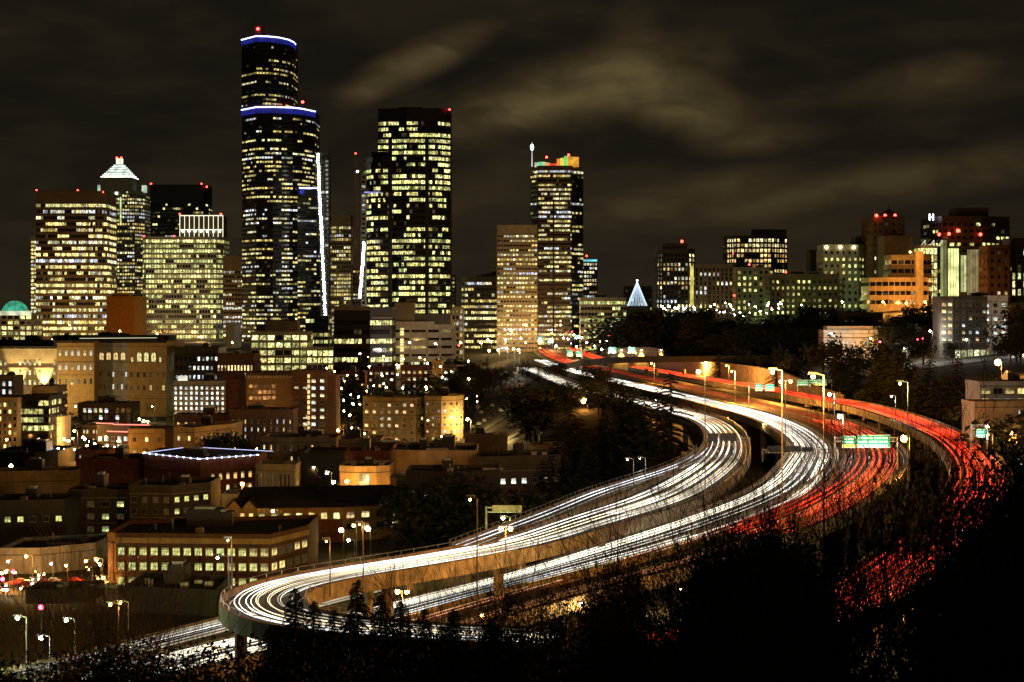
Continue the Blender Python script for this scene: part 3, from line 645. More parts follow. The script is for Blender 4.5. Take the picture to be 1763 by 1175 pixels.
# site strings of work lights
def light_string(label, D, px0, py0, px1, py1, n, rad, twr, seed):
    R = random.Random(seed); root = thing('building_hoist', label, 'construction hoist', (X(px1, D), D, Z(py1, D)), 0)
    m = MB(); H = Z(py0, D)-Z(py1, D); dx = X(px0, D)-X(px1, D); w = twr
    for sx in (-w, w):
        for sy in (0, 2*w): m.tube((sx, sy, -22), (sx+dx, sy, H+2), .16, .16, dmetal, 4)
    k = int(H/3.2)
    for i in range(k+1):
        z = H*i/k; xx = dx*i/k; m.tube((xx-w, 0, z), (xx+w, 0, z), .1, .1, dmetal, 3); m.tube((xx-w, 0, z), (xx+w, 2*w, min(H, z+3.2)), .1, .1, dmetal, 3, caps=False)
    m.build('lattice_mast', root)
    b = MB(); b.ball((0, 0, 0), rad, emat('work_lamp', (1, .97, .82), 16), 6, 4); me = b.mesh('work_lamp')
    for i in range(n):
        t = (i+.5)/n; link('work_lamp', me, root, (dx*t+R.uniform(-1, 1)*.35, -.8, H*t))
light_string('tall hoist strung with white work lights against the tallest tower', 1540, 547, 264, 561, 560, 58, 1.15, 2.4, 3)
light_string('shorter hoist strung with white work lights left of the rounded shoulder tower', 1470, 627, 417, 620, 514, 26, 1.1, 2.2, 4)
B('site_core', 'building under construction', 'narrow half built grey tower edge lit by the tall hoist lamps', 1575, [(552, 0), (566, 0)], 265, 14, 4, 3, .5, .7, 'grid', darkg, .12, 2, .6, 1, roof=0)
B('site_core', 'building under construction', 'thin unfinished tower edge beside the rounded shoulder tower', 1500, [(622, 0), (630, 0)], 300, 12, 4, 3, .5, .7, 'grid', greyw, .15, 2, .5, 1, roof=0)
B('ribbed_tower', T, 'slim pale tower of vertical ribs with a blank top seen behind the hoists', 1950, [(567, 0), (604, 0)], 371, 24, 4.4, 2.8, .6, .7, 'rib', conc, .62, 0, .8, 12, roof=0)
B('distant_slab', T, 'small dark slab low between the two hoists', 2000, [(603, 0), (622, 0)], 462, 20, 4.4, 3.2, .5, .7, 'grid', darkg, .3, 0, .6, 2, roof=0)
# crane
def crane():
    D = 1620; root = thing('tower_crane', 'thin construction crane mast with a red tip light and one white lamp', 'crane', (X(614, D), D, Z(525, D)))
    m = MB(); H = Z(296, D)-Z(525, D)
    for sx in (-1, 1):
        for sy in (-1, 1): m.tube((sx*1.1, sy*1.1, -18), (sx*1.1, sy*1.1, H), .18, .18, pmat('crane_paint', (.45, .12, .04), .5), 4)
    for i in range(int(H/2.6)): m.tube((-1.1, -1.1, i*2.6), (1.1, -1.1, i*2.6+2.6), .1, .1, MATS['crane_paint'], 3)
    m.build('mast', root); m = MB(); m.tube((0, 0, H), (-1.2, 3, Z(264, D)-Z(525, D)), .5, .2, MATS['crane_paint'], 4); m.tube((0, 0, H), (5, -3, H+1), .4, .3, MATS['crane_paint'], 4); m.build('jib', root)
    m = MB(); m.box(-1.6, 1.6, -1.6, 1.6, H-1, H+1.6, darkg); m.build('cab', root)
    m = MB(); m.ball((-1.2, 3, Z(264, D)-Z(525, D)), .8, RED, 6, 4); m.build('beacon', root); m = MB(); m.ball((1, -2, H), 1.0, emat('cab_lamp', (.85, .9, 1), 14), 6, 4); m.build('lamp', root)
crane()
r = B('shoulder_tower', T, 'massive tower of yellow lit rows with a rounded left shoulder', 1500, [(651, 0), (700, -6), (754, -4), (775, 6)], 189, 40, 5.05, 2.35, .56, .86, 'glass', black, .58, 4, 1.25, 10, roof=0, pier=1, vary=.6, key='shl', beac=((774, 189),))
root, poly, H, g, O, D = BLD['shl']
pS = [(X(px, D+o)-O.x, o) for px, o in [(627, 22), (630, 8), (639, -4), (655, -10), (668, -9)]]; pS += [(pS[-1][0], 34), (pS[0][0], 34)]
zs = [262, 268, 276, 290]; mp, mf = MB(), MB(); HS = Z(262, D)-g
m = MB(); m.prism(pS, 0, HS-9, black, roofm); m.prism([(p[0]*.96+poly[0][0]*.04+1, p[1]+2) for p in pS], HS-9, HS-4.5, black); m.prism([(pS[2][0], -1), (pS[4][0], -5), (pS[4][0], 30), (pS[2][0], 30)], HS-4.5, HS, black); m.build('shoulder', r)
rw = [(R_.choice((.35, .6, .7, .8)), R_.uniform(.7, 1.3), R_.choice(PAL[4])) for i in range(60)]
for p, q in zip(pS, pS[1:]+pS[:1]): glazing(mp, mf, p, q, 0, HS-9.5, 5.05, 2.35, .56, .86, 'glass', black, .3, 0, R_, 1.2, rw)
mp.build('window_pane', r, color=True)['kind'] = 'stuff'; mf.build('facade_frame', r)['kind'] = 'stuff'
for px in (672, 735):
    m = MB(); a = rel(r, D, px, 240, -7); m.box(a.x-1.6, a.x+1.6, -8.2, -5, 0, a.z, black); m.build('dark_pier', r)
m = MB(); a = rel(r, D, 687, 185, 8); b = rel(r, D, 727, 189, 8); m.box(a.x, b.x, 8, 20, H-.3, a.z, darkg); m.build('roof_plant', r)
m = MB(); a = rel(r, D, 646, 352, -12); b = rel(r, D, 664, 352, -12); m.box(pS[1][0], pS[3][0], -11.2, -10.6, Z(334, D)-g, Z(332, D)-g, GL2, col=(.35, .35, .9)); m.build('glow_band', r, color=True)
# its neighbours
B('tower_back_slab', T, 'dark sliver of a tower just right of the massive yellow lit tower', 1800, [(770, 0), (783, 0)], 474, 20, 4, 3, .5, .7, 'grid', darkg, .35, 0, .6, 2, roof=0)
r = B('rounded_roof_office', 'office building', 'dark office block with a shallow rounded roof and long lit rows', 1500, [(795, 14), (806, 0), (872, 0), (888, 8)], 478, 36, 5.0, 2.6, .45, .85, 'band', conc_d, .66, 0, 1.1, 3, roof=0, key='rro')
root, poly, H, g, O, D = BLD['rro']; m = MB(); 
for i in range(5):
    f = 1-i*.15; m.prism([(p[0]*f*.8, 20+(p[1]-20)*f*.8) for p in poly], H-.3+i*1.15, H-.3+(i+1)*1.15, roofm)
m.build('rounded_roof', r)
B('beige_tower', T, 'flood lit beige tower with small square windows left of the rainbow crowned tower', 1440, [(856, 0), (925, 0)], 389, 32, 3.85, 2.6, .42, .72, 'grid', beige, .60, 0, .95, 7, roof=1, beac=())
r = B('rainbow_tower', T, 'tall banded tower crowned with a curved rainbow coloured light wall', 1500, [(915, 10), (927, 0), (982, 0), (984, 3), (1003, 12)], 287, 34, 3.9, 2.4, .45, .9, 'band', brownc, .60, 0, 1.0, 2.5, roof=0, pier=0, key='rbw', beac=())
root, poly, H, g, O, D = BLD['rbw']
m = MB(); m.wbox(poly[3], poly[4], .1, .75, 0, H-8, black); m.wbox(poly[0], poly[1], .1, .75, 0, H-8, black); m.build('black_side', r)
mp, mf = MB(), MB(); rw = [(R_.choice((.0, .1, .3, .75)), R_.uniform(.6, 1.2), R_.choice(PAL[0])) for i in range(60)]
for e in (0, 3): 
    p, q = poly[e], poly[e+1]; d = Vector((q[0]-p[0], q[1]-p[1])).normalized(); n = Vector((d.y, -d.x))*.78
    glazing(mp, mf, (p[0]+n.x, p[1]+n.y), (q[0]+n.x, q[1]+n.y), 0, H-3, 3.9, 2.4, .45, .88, 'glass', black, .3, 0, R_, 1., rw)
mp.build('window_pane', r, color=True)['kind'] = 'stuff'; mf.build('facade_frame', r)['kind'] = 'stuff'
m = MB(); m.box(X(953, D)-O.x-.7, X(953, D)-O.x+.7, -1.1, -.3, 0, Z(345, D)-g, black); m.build('dark_pier', r)
rain = [(.7, .8, .5), (.12, .75, .35), (.6, .7, .3), (.9, .35, .12), (.95, .08, .04), (.9, .07, .04), (.95, .25, .04), (.8, .75, .1), (.2, .7, .15), (.95, .3, .03), (.95, .5, .06), (.95, .38, .04)]
for i in range(12):
    xa, xb = 921+i*6.25, 921+(i+1)*6.25; o1, o2 = 2+5*math.sin(i/12*PI), 2+5*math.sin((i+1)/12*PI)
    zt = 279.5 if i < 6 else (272 if i < 8 else 269)-0*i; a = (X(xa, D+o1)-O.x, o1); b = (X(xb, D+o2)-O.x, o2); m = MB()
    m.wbox(a, b, -.8, 0, H-.3, Z(zt, D)-g+.6*math.sin(i), GL2); m.c = [tuple(x*.95 for x in rain[i])]*len(m.c); m.build('crown_panel', r, color=True)
for px, py in ((941, 271), (979, 267)):
    m = MB(); c = rel(r, D, px, py, 9); m.tube((c.x, c.y, H), tuple(c), .3, .3, dmetal); m.ball(tuple(c), 1.0, RED, 6, 4); m.build('beacon', r)
m = MB(); a = rel(r, D, 916, 287, 8); b = rel(r, D, 916, 245, 8); m.tube(tuple(a), tuple(b), .55, .12, emat('mast_light', (1, .95, .8), .8), 5); c = rel(r, D, 916, 254, 8); m.ball(tuple(c), 1.5, emat('mast_lamp', (1, .97, .85), 6), 6, 4, sz=2); m.build('mast', r)
r = B('blue_topped_tower', T, 'small tower with a thin blue lit top right of the rainbow crowned tower', 1900, [(1001, 0), (1028, 0)], 449, 20, 4.4, 2.8, .55, .72, 'grid', darkg, .7, 3, .9, 2, roof=0, beac=((1010, 441),), key='blt')
m = MB(); a = rel(r, 1900, 1003, 447); b = rel(r, 1900, 1028, 449); m.box(a.x, b.x, -.9, -.2, b.z-1, a.z, GL2, col=(.2, .75, .95)); m.build('glow_band', r, color=True)
B('green_lit_office', 'office building', 'low greenish lit office block at the end of the freeway', 1400, [(1000, 0), (1040, 0), (1078, 10)], 514, 26, 4.6, 2.7, .55, .85, 'band', greyw, .72, 4, 1.0, 1.5, roof=2)
B('rear_office', 'office building', 'small dim block behind the cone of blue white lights', 1750, [(1076, 0), (1122, 0)], 494, 20, 4.5, 3, .5, .7, 'grid', conc_d, .15, 0, .6, 2, roof=0)
# holiday light tree
def light_tree():
    D = 1500; root = thing('light_tree', 'tall cone of blue white light strings on a rooftop among dark trees', 'light tree', (X(1097, D), D, Z(527, D)))
    H = Z(484, D)-Z(527, D); m = MB(); m.tube((0, 0, -6), (0, 0, H), .5, .2, dmetal); m.build('pole', root)
    mat = emat('tree_light', (.62, .82, 1), 1.6); r0 = 8.6
    for i in range(18):
        a = 2*PI*i/18; m = MB(); m.tube((r0*math.cos(a), r0*math.sin(a), 0), (0, 0, H), .20, .14, mat, 3, caps=False); m.build('light_string', root)
    m = MB(); m.ball((0, 0, H+.4), .9, emat('star_light', (.9, .95, 1), 6), 6, 4); m.build('star', root)
    m = MB(); m.box(-11, 11, -6, 10, -9, -1, darkg); m.build('platform', root)
light_tree()
r = B('dark_apartment_tower', 'apartment tower', 'dark apartment tower with scattered lit windows and one pale yellow edge', 1400, [(1131, 6), (1141, 0), (1185, 0), (1196, 5)], 430, 28, 3.7, 3.1, .62, .55, 'grid', darkg, .44, 3, 1.0, 3, roof=0, key='dat')
root, poly, H, g, O, D = BLD['dat']; m = MB(); a = rel(r, D, 1142, 419, 6); b = rel(r, D, 1183, 430, 6); m.box(a.x, b.x, 6, 22, H-.3, a.z, darkg); m.build('penthouse', r)
m = MB(); c = rel(r, D, 1174, 416, 6); m.ball(tuple(c), 1.1, RED, 6, 4); m.build('beacon', r)
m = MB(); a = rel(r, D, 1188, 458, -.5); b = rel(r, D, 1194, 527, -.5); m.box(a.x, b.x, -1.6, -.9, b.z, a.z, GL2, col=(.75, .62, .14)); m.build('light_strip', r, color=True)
B('plain_slab', 'apartment building', 'long grey slab of narrow dark bays right of the dark apartment tower', 1450, [(1196, 0), (1262, 0)], 457, 24, 3.8, 3.4, .7, .42, 'rib', conc, .24, 3, .9, 2, roof=0)
B('lit_condo_tower', 'apartment tower', 'apartment tower with an orange lit upper front and stepped roof', 1500, [(1252, 10), (1268, 0), (1328, 0), (1355, 12)], 407, 26, 4.4, 3.4, .6, .68, 'grid', darkg, .55, 1, 1.05, 1.5, roof=0, key='lct', beac=((1263, 437),))
root, poly, H, g, O, D = BLD['lct']; m = MB(); a = rel(root, D, 1297, 395, 8); b = rel(root, D, 1354, 407, 8); m.box(a.x, b.x, 8, 22, H-.3, a.z, darkg); m.build('penthouse', root)
B('hillside_block', 'hospital building', 'pale concrete block with greenish lit windows below the orange lit apartment tower', 1350, [(1268, 0), (1324, 0), (1330, 8)], 462, 22, 4.6, 4.2, .5, .45, 'grid', conc, .42, 4, .95, 1.2, roof=1, beac=((1290, 456), (1264, 509)))
B('hillside_block', 'hospital building', 'lower long concrete block stepping down the wooded hill', 1250, [(1327, 0), (1352, -6), (1452, 0)], 474, 26, 4.4, 4.0, .45, .45, 'grid', conc_d, .30, 4, .95, 3, roof=2, beac=((1327, 474), (1353, 469)))
B('lamp_topped_block', 'hospital building', 'square grey block with three warm lamps along its roof edge', 1250, [(1417, 0), (1478, 0), (1492, 10)], 423, 24, 4.8, 4.6, .45, .4, 'grid', greyw, .5, 4, .8, 3, roof=0, key='ltb')
for px in (1423, 1447, 1470):
    m = MB(); c = rel(BLD['ltb'][0], 1250, px, 426, -1); m.ball(tuple(c), 1., emat('roof_lamp', (1, .7, .3), 14), 6, 4); m.build('roof_lamp', BLD['ltb'][0])
B('rear_block', 'building', 'faint windowless block behind the three roof lamps', 1500, [(1395, 0), (1420, 0)], 432, 20, style='none', wall=conc_d, roof=0)
r = B('octagon_tower', T, 'old dark tower with a pointed eight sided roof ringed by red lights', 1230, [(1497, 14), (1503, 4), (1520, 0), (1545, 0), (1557, 6)], 374, 26, 4.8, 4.2, .45, .3, 'grid', brick_b, .07, 0, .8, 3, roof=0, key='oct')
root, poly, H, g, O, D = BLD['oct']; c = rel(r, D, 1530, 374, 14)
for i, (ra, z0, z1) in enumerate(((8.5, 0, 1.5), (7.2, 1.5, 3.2), (5.2, 3.2, 4.8), (3.0, 4.8, 6.2))):
    rb = (7.2, 5.2, 3.0, .9)[i]; o8 = [(c.x+ra*math.cos(k*PI/4+.39), c.y+ra*math.sin(k*PI/4+.39)) for k in range(8)]; o9 = [(c.x+rb*math.cos(k*PI/4+.39), c.y+rb*math.sin(k*PI/4+.39)) for k in range(8)]
    m = MB(); m.prism(o8, H+z0, H+z1, roofm, taper=o9); m.build('roof_tier', r)
m = MB(); m.tube((c.x, c.y, H+6), (c.x, c.y, Z(350, D)-g), .5, .1, dmetal); m.build('spire', r)
for px in (1509, 1524, 1541):
    m = MB(); q = rel(r, D, px, 371.5, 1); m.ball(tuple(q), 1.1, RED, 6, 4); m.build('beacon', r)
m = MB(); a = rel(r, D, 1506, 374, 8); b = rel(r, D, 1505, 352, 8); m.tube(tuple(a), tuple(b), .15, .1, metal); m.build('mast', r)
orng = pmat('pale_render', (.52, .40, .26), .8, nscale=.3)
B('orange_hospital', 'hospital building', 'orange lit stepped hospital wing with long balconies', 1150, [(1497, 6), (1530, 0), (1598, 0)], 480, 26, 6.0, 4, .45, .85, 'band', orng, .28, 1, .9, .8, roof=0, key='orh')
B('orange_hospital', 'hospital building', 'upper orange lit hospital storeys rising above the balconies', 1170, [(1534, 0), (1580, 0), (1604, 6)], 441, 22, 6.0, 4, .45, .85, 'band', orng, .2, 1, .8, 1.5, roof=0)
B('blank_hospital_wall', 'hospital building', 'brown blank walled block behind the orange hospital wing', 1200, [(1522, 0), (1566, 0), (1572, 5)], 408, 20, style='none', wall=brownc, roof=1)
m = MB(); r = BLD['orh'][0]; a = rel(r, 1150, 1577, 433, -1.2); b = rel(r, 1150, 1589, 525, -1.2); m.box(a.x, b.x, -2.5, 4, -1, a.z, orng); m.build('stair_shaft', r)
r = B('glass_stair_block', 'hospital building', 'bright glazed stair tower with a slanted steel truss on top', 1180, [(1584, 0), (1601, 0), (1613, 3)], 424, 16, 5, 3, .8, .8, 'grid', whitew, .95, 4, 1.5, 1, roof=0, key='gsb')
for i in range(5):
    m = MB(); z0 = Z(424, 1180)-BLD['gsb'][3]; x = -6+i*3; m.tube((x, 1, z0), (x+3, 1, z0+4.5 if i % 2 else z0), .3, .3, whitew, 4); m.tube((x, 1, z0), (x+(3 if i % 2 == 0 else 0), 1, z0+4), .3, .3, emat('truss_light', (.95, 1, .75), .9), 4); m.build('truss_bar', r)
r = B('large_hospital', 'hospital building', 'large dark hospital with a lit letter on its corner and glowing glass shafts', 1200, [(1605, 14), (1622, 0), (1690, 0), (1738, 12)], 374, 34, 4.6, 4.2, .45, .62, 'band', darkg, .24, 4, 1.1, 3, roof=0, key='lgh', beac=())
root, poly, H, g, O, D = BLD['lgh']
m = MB(); a = rel(r, D, 1646, 358, 6); b = rel(r, D, 1702, 374, 6); m.box(a.x, b.x, 6, 26, H-.3, a.z, darkg); m.build('plant_room', r)
m = MB(); c = rel(r, D, 1608.5, 373, -1); s = .42                      # the lit H
for x in (-1.2, 1.2): m.box(c.x+x-s, c.x+x+s, c.y+8, c.y+8.5, c.z-2.2, c.z+2.2, LEDW)
m.box(c.x-.78, c.x+.78, c.y+8.02, c.y+8.48, c.z-.4, c.z+.4, LEDW); m.build('letter_sign', r)
for px0, px1, py0, py1, col in ((1633, 1652, 428, 511, (.95, 1.0, .38)), (1655, 1665, 440, 503, (.5, .52, .22)), (1620, 1632, 414, 511, (.22, .24, .09)), (1666, 1690, 430, 508, (.20, .16, .07)), (1692, 1701, 425, 510, (.55, .58, .25))):
    m = MB(); a = rel(r, D, px0, py0, -2.5); b = rel(r, D, px1, py1, -2.5); n = max(2, int((b.x-a.x)/1.8))
    for i in range(n):
        x = a.x+(b.x-a.x)*i/n; f = random.Random(i+px0).uniform(.45, 1.3); m.box(x, x+(b.x-a.x)/n*.7, -2.6, -1.2, b.z, a.z, GL2, col=tuple(v*f for v in col))
    m.box(a.x, b.x, -1.15, -.45, b.z, a.z+.5, darkg); m.build('glass_shaft', r, color=True)
for px, py in ((1617, 404), (1634, 403), (1649, 397), (1688, 404)):
    m = MB(); q = rel(r, D, px, py, -3); m.ball(tuple(q), 1.1, RED, 6, 4); m.build('beacon', r)
B('brick_hospital', 'hospital building', 'red brown square windowed block at the right edge under the large hospital', 1120, [(1702, 0), (1738, 0), (1742, 4)], 424, 22, 5.2, 5, .42, .4, 'grid', brick_b, .12, 1, .8, 2, roof=1)
B('edge_hospital', 'hospital building', 'dark wing with tall lit windows cut by the right edge', 1130, [(1740, 0), (1790, 0)], 412, 22, 5.2, 4, .8, .5, 'grid', darkg, .45, 4, 1.1, 6, roof=0)
B('rear_hospital', 'hospital building', 'dim back wing between the octagon roofed tower and the three roof lamps', 1300, [(1474, 0), (1503, 0)], 409, 20, 4.6, 4, .4, .4, 'grid', conc_d, .08, 0, .7, 2, roof=0)

# --- right hill, nearer
r = B('white_apartments', 'apartment building', 'pale five storey apartment block with a lit glazed ground floor on the hill street', 800, [(1620, 3), (1641, 0), (1735, 8)], 513, 16, 3.2, 3.2, wh=.5, ww=.45, wall=conc_d, wins={0: dict(lit=.75, bay=2.6, ww=.7, pal=3, z0=6), 1: dict(lit=.22, pal=3, bay=3.6, z0=6.5)}, blank=1.4, roof=2, key='wap')
root, poly, H, g, O, D = BLD['wap']; m = MB()
for i in range(7): m.wquad(poly[1], poly[2], .12, 1+i*3.3, 1+i*3.3+2.6, 1.5, 5.2, ROOM, (.5, .5, .25) if i % 3 else (1.6, 1.6, .9))
m.build('shopfront', r, color=True)
B('white_apartments', 'apartment building', 'narrow white stair wing at the right end of the pale apartment block', 805, [(1692, 0), (1735, 0)], 512, 12, 3.2, 3.4, wh=.55, ww=.5, wall=whitew, wins={0: dict(lit=.35, pal=2, z0=3)}, blank=2, roof=0)
r = B('hill_house', 'house', 'low white house with an orange lit upper wall above the freeway trees', 850, [(1418, 0), (1512, 0)], 571, 14, 3.4, 3.2, wh=.45, ww=.5, wall=whitew, wins={0: dict(lit=.3, pal=2, z0=1, blank=3.6)}, blank=1, roof=0, key='hho')
m = MB(); root, poly, H, g, O, D = BLD['hho']; m.box(poly[0][0]+2, poly[1][0]-.5, 2, 12, H, H+2.6, orng, roofm); m.box(poly[0][0]-1, poly[1][0]+1, -1, 14, H-3.3, H-2.9, brick_b); m.build('upper_wall', r)
B('back_house', 'house', 'small dim house just above the low white house', 960, [(1451, 0), (1520, 0)], 541, 14, 3.4, 3.6, wh=.35, ww=.4, wall=conc_d, wins={0: dict(lit=.2, pal=3)}, roof=0)
r = B('balcony_apartments', 'apartment building', 'grey apartment block with square dark balconies at the right edge above a yellow wall', 440, [(1687, 0), (1790, 2)], 662, 14, 2.55, 2.9, wh=.62, ww=.8, wall=greyw, wins={0: dict(lit=.5, pal=0, z0=6)}, blank=.4, roof=2, key='bap')
B('yellow_wall_building', 'building', 'low building with a plain yellow orange lit wall at the right edge', 425, [(1678, 0), (1790, 3)], 697, 12, 3, 3, wall=orng, wins={0: dict(lit=.9, pal=2, seg=(.66, .74), wh=.6, ww=.8, z0=6)}, blank=.6, roof=0, key='ywb')

# --- blocks between the skyline and the freeway
B('stone_hall', 'civic building', 'bright yellow lit stone hall with two glowing wall bays at the left edge', 900, [(-20, 0), (98, 0)], 600, 30, 5.0, 2.45, wh=.5, ww=.52, wall=beige, wins={0: dict(lit=.55, pal=0, z0=14, skipcols=(4, 5, 11, 12), blank=5, litrows=(.75, .7, .8, .7, .45, .2))}, blank=4, roof=2, key='hall')
B('stone_hall', 'civic building', 'long five storey pale brick hall with paired windows right of the glowing bays', 885, [(98, 0), (162, 0)], 590, 30, 7.2, 3.05, wh=.42, ww=.45, wall=yellow, wins={0: dict(lit=.3, pal=3, z0=9, blank=1.5, litrows=(.5, .4, .1, .2, .6, .3))}, roof=0, key='hall2')
B('stone_hall', 'civic building', 'dark green grey hall front with four tall arched windows near its roof', 895, [(162, 0), (221, 0)], 590, 30, 6.4, 2.3, wh=.4, ww=.45, wall=greyw, wins={0: dict(lit=.45, pal=2, z0=12, blank=13, litrows=(.15, .15, .4, .8, .35))}, roof=0, key='hall3')
B('stone_hall', 'civic building', 'pale brick hall front with three arched windows and a corner cornice', 886, [(221, 0), (287, 0), (301, 8)], 590, 26, 6.6, 3.0, wh=.4, ww=.4, wall=yellow, wins={0: dict(lit=.2, pal=0, z0=12, blank=13, litrows=(.1, .15, .3, .5, .2))}, roof=0, key='hall4')
def arched(key, pxs, py0, py1, w, col):
    root, poly, H, g, O, D = BLD[key]
    for px in pxs:
        a = rel(root, D, px, py0); b = rel(root, D, px, py1); fr = MB(); n = 8; y = -.16
        pts = [(a.x-w, y, b.z), (a.x+w, y, b.z)]+[(a.x+w*math.cos(t), y, a.z-w+w*math.sin(t)) for t in [PI*i/n for i in range(n+1)]]
        o = MB(); o.face([(p[0]*1, -.08, p[2]) for p in pts], ROOM, col); 
        for i in range(len(pts)): fr.tube(pts[i], pts[(i+1) % len(pts)], .13, .13, beige, 4, caps=False)
        fr.tube((a.x, y, b.z), (a.x, y, a.z), .09, .09, metal, 4); fr.tube((a.x-w, y, (a.z+b.z)/2), (a.x+w, y, (a.z+b.z)/2), .09, .09, metal, 4)
        f = fr.build('arched_window', root); o.build('pane', f, color=True)
arched('hall3', (175, 187, 199.5, 212), 607, 620, 1.2, (1.1, .75, .32)); arched('hall4', (240, 252, 264.5), 607, 623, 1.2, (1.1, 1.0, .42)); arched('hall4', (228, 276), 615, 624, .6, (1.1, .9, .38))
for key in ('hall', 'hall2', 'hall3', 'hall4'):
    root, poly, H, g, O, D = BLD[key]; m = MB()
    for p, q in ((poly[0], poly[1]),): m.wbox(p, q, .13, .9, H-.2, H+1.1, roofm); m.wbox(p, q, .0, .5, H-10.4, H-9.9, conc)
    m.build('cornice', root)
r = B('rooftop_rail_block', 'building', 'long dark roofed block with a thin lit rail behind the stone halls', 1000, [(90, 0), (290, 0)], 580, 24, style='none', wall=roofm, roof=3, key='rail')
m = MB(); a = rel(r, 1000, 137, 583, -1); b = rel(r, 1000, 270, 582, -1); m.tube(tuple(a), tuple(b), .2, .2, emat('rail_light', (1, .95, .6), .9), 4); m.build('light_rail', r)
B('low_dark_block', 'building', 'dark low roof strip under the skyline at the left edge', 1050, [(-20, 0), (92, 0)], 588, 20, 3, 2.4, wall=conc_d, style='grid', lit=0, roof=3)
B('white_window_block', 'office building', 'dark block with neat rows of small cool white windows', 880, [(301, 0), (376, 0)], 601, 24, 4.6, 2.15, .42, .5, 'grid', darkg, .72, 2, 1.3, 3, roof=1)
B('warm_window_block', 'office building', 'brown block with two rows of small warm windows beside the cool windowed block', 860, [(374, 0), (436, 0)], 612, 24, 7.5, 1.6, .35, .5, 'grid', brick_b, .7, 1, 1.2, 3, roof=1)
B('lit_courtyard_tower', 'office building', 'pale framed office with uneven lit bays below the tallest tower', 1150, [(432, 0), (530, 0)], 573, 26, 5.0, 5.2, .62, .8, 'grid', beige, .58, 4, 1.15, 1, roof=0, key='lct2')
m = MB(); r = BLD['lct2'][0]; a = rel(r, 1150, 457, 553, 4); b = rel(r, 1150, 512, 573, 4); m.box(a.x, b.x, 4, 18, b.z-.5, a.z, brownc, roofm); m.build('penthouse', r)
B('glazed_podium', 'office building', 'bright glazed low block with a tall lit frame at the tallest tower foot', 1120, [(528, 0), (574, 0)], 600, 22, 4.6, 3.4, .7, .8, 'grid', conc, .7, 4, 1.3, 1, roof=0)
B('podium_tower', 'office building', 'small dark glass block with a few lit rows behind the glazed podium', 1250, [(526, 0), (565, 0)], 545, 22, 5, 3, .5, .8, 'glass', black, .35, 4, 1., 1, roof=0)
B('black_office', 'office building', 'black glass office with a pale roof edge in front of the massive tower', 1000, [(575, 0), (637, 0), (675, 12)], 531, 30, 5.3, 2.2, .5, .82, 'glass', black, .42, 4, 1.15, 6, roof=0, key='blk', vary=1.)
root, poly, H, g, O, D = BLD['blk']; m = MB(); m.wbox(poly[0], poly[1], .15, .9, H-1.2, H+1.2, conc); m.wbox(poly[1], poly[2], .15, .8, H-6, H-5, conc); m.build('roof_edge', root)
B('louvred_block', 'office building', 'grey tan block with long thin window lines right of the black glass office', 1080, [(678, 0), (735, 0), (779, 14)], 556, 26, 5.0, 8.5, .32, .86, 'grid', conc, .2, 0, .6, 3, roof=0, key='lou')
m = MB(); r = BLD['lou'][0]; a = rel(r, 1080, 679, 521, 3); b = rel(r, 1080, 713, 556, 3); m.box(a.x, b.x, 3, 18, b.z-1, a.z, brownc, roofm); a = rel(r, 1080, 713, 541, 3); b = rel(r, 1080, 776, 556, 3); m.box(a.x+.1, b.x, 4, 16, b.z-1, a.z, darkg, roofm); m.build('penthouse', r)
for i in range(15):
    if i in (3, 9): continue
    m = MB(); a = rel(r, 1080, 689, 566+i*4.6, -.6); m.box(a.x, a.x+2.2, -1.1, -.45, a.z-.9, a.z+.3, GL2, col=(1.2, 1., .38)); m.build('stair_light', r, color=True)
B('far_low_office', 'office building', 'small pale ribbed block at the right foot of the massive tower', 1350, [(778, 0), (797, 0)], 530, 16, 4.5, 2.6, .6, .6, 'rib', conc, .3, 0, .7, 1, roof=0)
r = B('white_light_block', 'office building', 'block with a grid of square white and yellow windows beside dark brick', 750, [(298, 0), (388, 0)], 659, 22, 2.25*1.0, 2.2, wh=.62, ww=.5, wall=conc, wins={0: dict(lit=.82, pal=2, fh=2.2, bay=2.35, z0=3.5, mull=1)}, blank=1.2, roof=1, key='wlb')
B('brick_side_block', 'office building', 'dark red brick block against the grid windowed block', 752, [(388, 0), (424, 0)], 655, 22, style='none', wall=brick, roof=1)
m = MB(); r = BLD['wlb'][0]; a = rel(r, 750, 306, 648, 2); b = rel(r, 750, 320, 658, 2); m.box(a.x, b.x, 2, 6, b.z, a.z, GL2, col=(.9, .9, .75)); m.build('roof_light_box', r, color=True)
r = B('portal_building', 'building', 'brown building with a large orange lit opening under a scalloped canopy', 720, [(424, 0), (505, 0)], 645, 20, style='none', wall=brownc, roof=0, key='prt')
root, poly, H, g, O, D = BLD['prt']
for i in range(14):
    m = MB(); x = poly[0][0]+.8+i*(poly[1][0]-poly[0][0]-1)/14; m.box(x, x+.9, -1.5, .1, H-1.5, H-.4, beige); m.build('canopy_tooth', r)
for j in range(3):
    for i in range(6):
        f = random.Random(i*7+j).random(); m = MB(); x = poly[0][0]+poly[1][0]*0+1.2+i*1.9; m.box(x, x+1.4, -.12, -.02, H-5.6-j*2.4, H-4.2-j*2.4, ROOM, col=(.9*f, .4*f, .12*f)); m.build('window', r, color=True)
r = B('balcony_tower', 'apartment building', 'narrow dark apartment block with slatted balconies and one column of lamps', 700, [(503, 0), (562, 0)], 641, 20, 2.9, 3.3, wh=.5, ww=.5, wall=brick_b, wins={0: dict(lit=.3, pal=3, z0=2, litcols={2: .8})}, roof=0, key='bct')
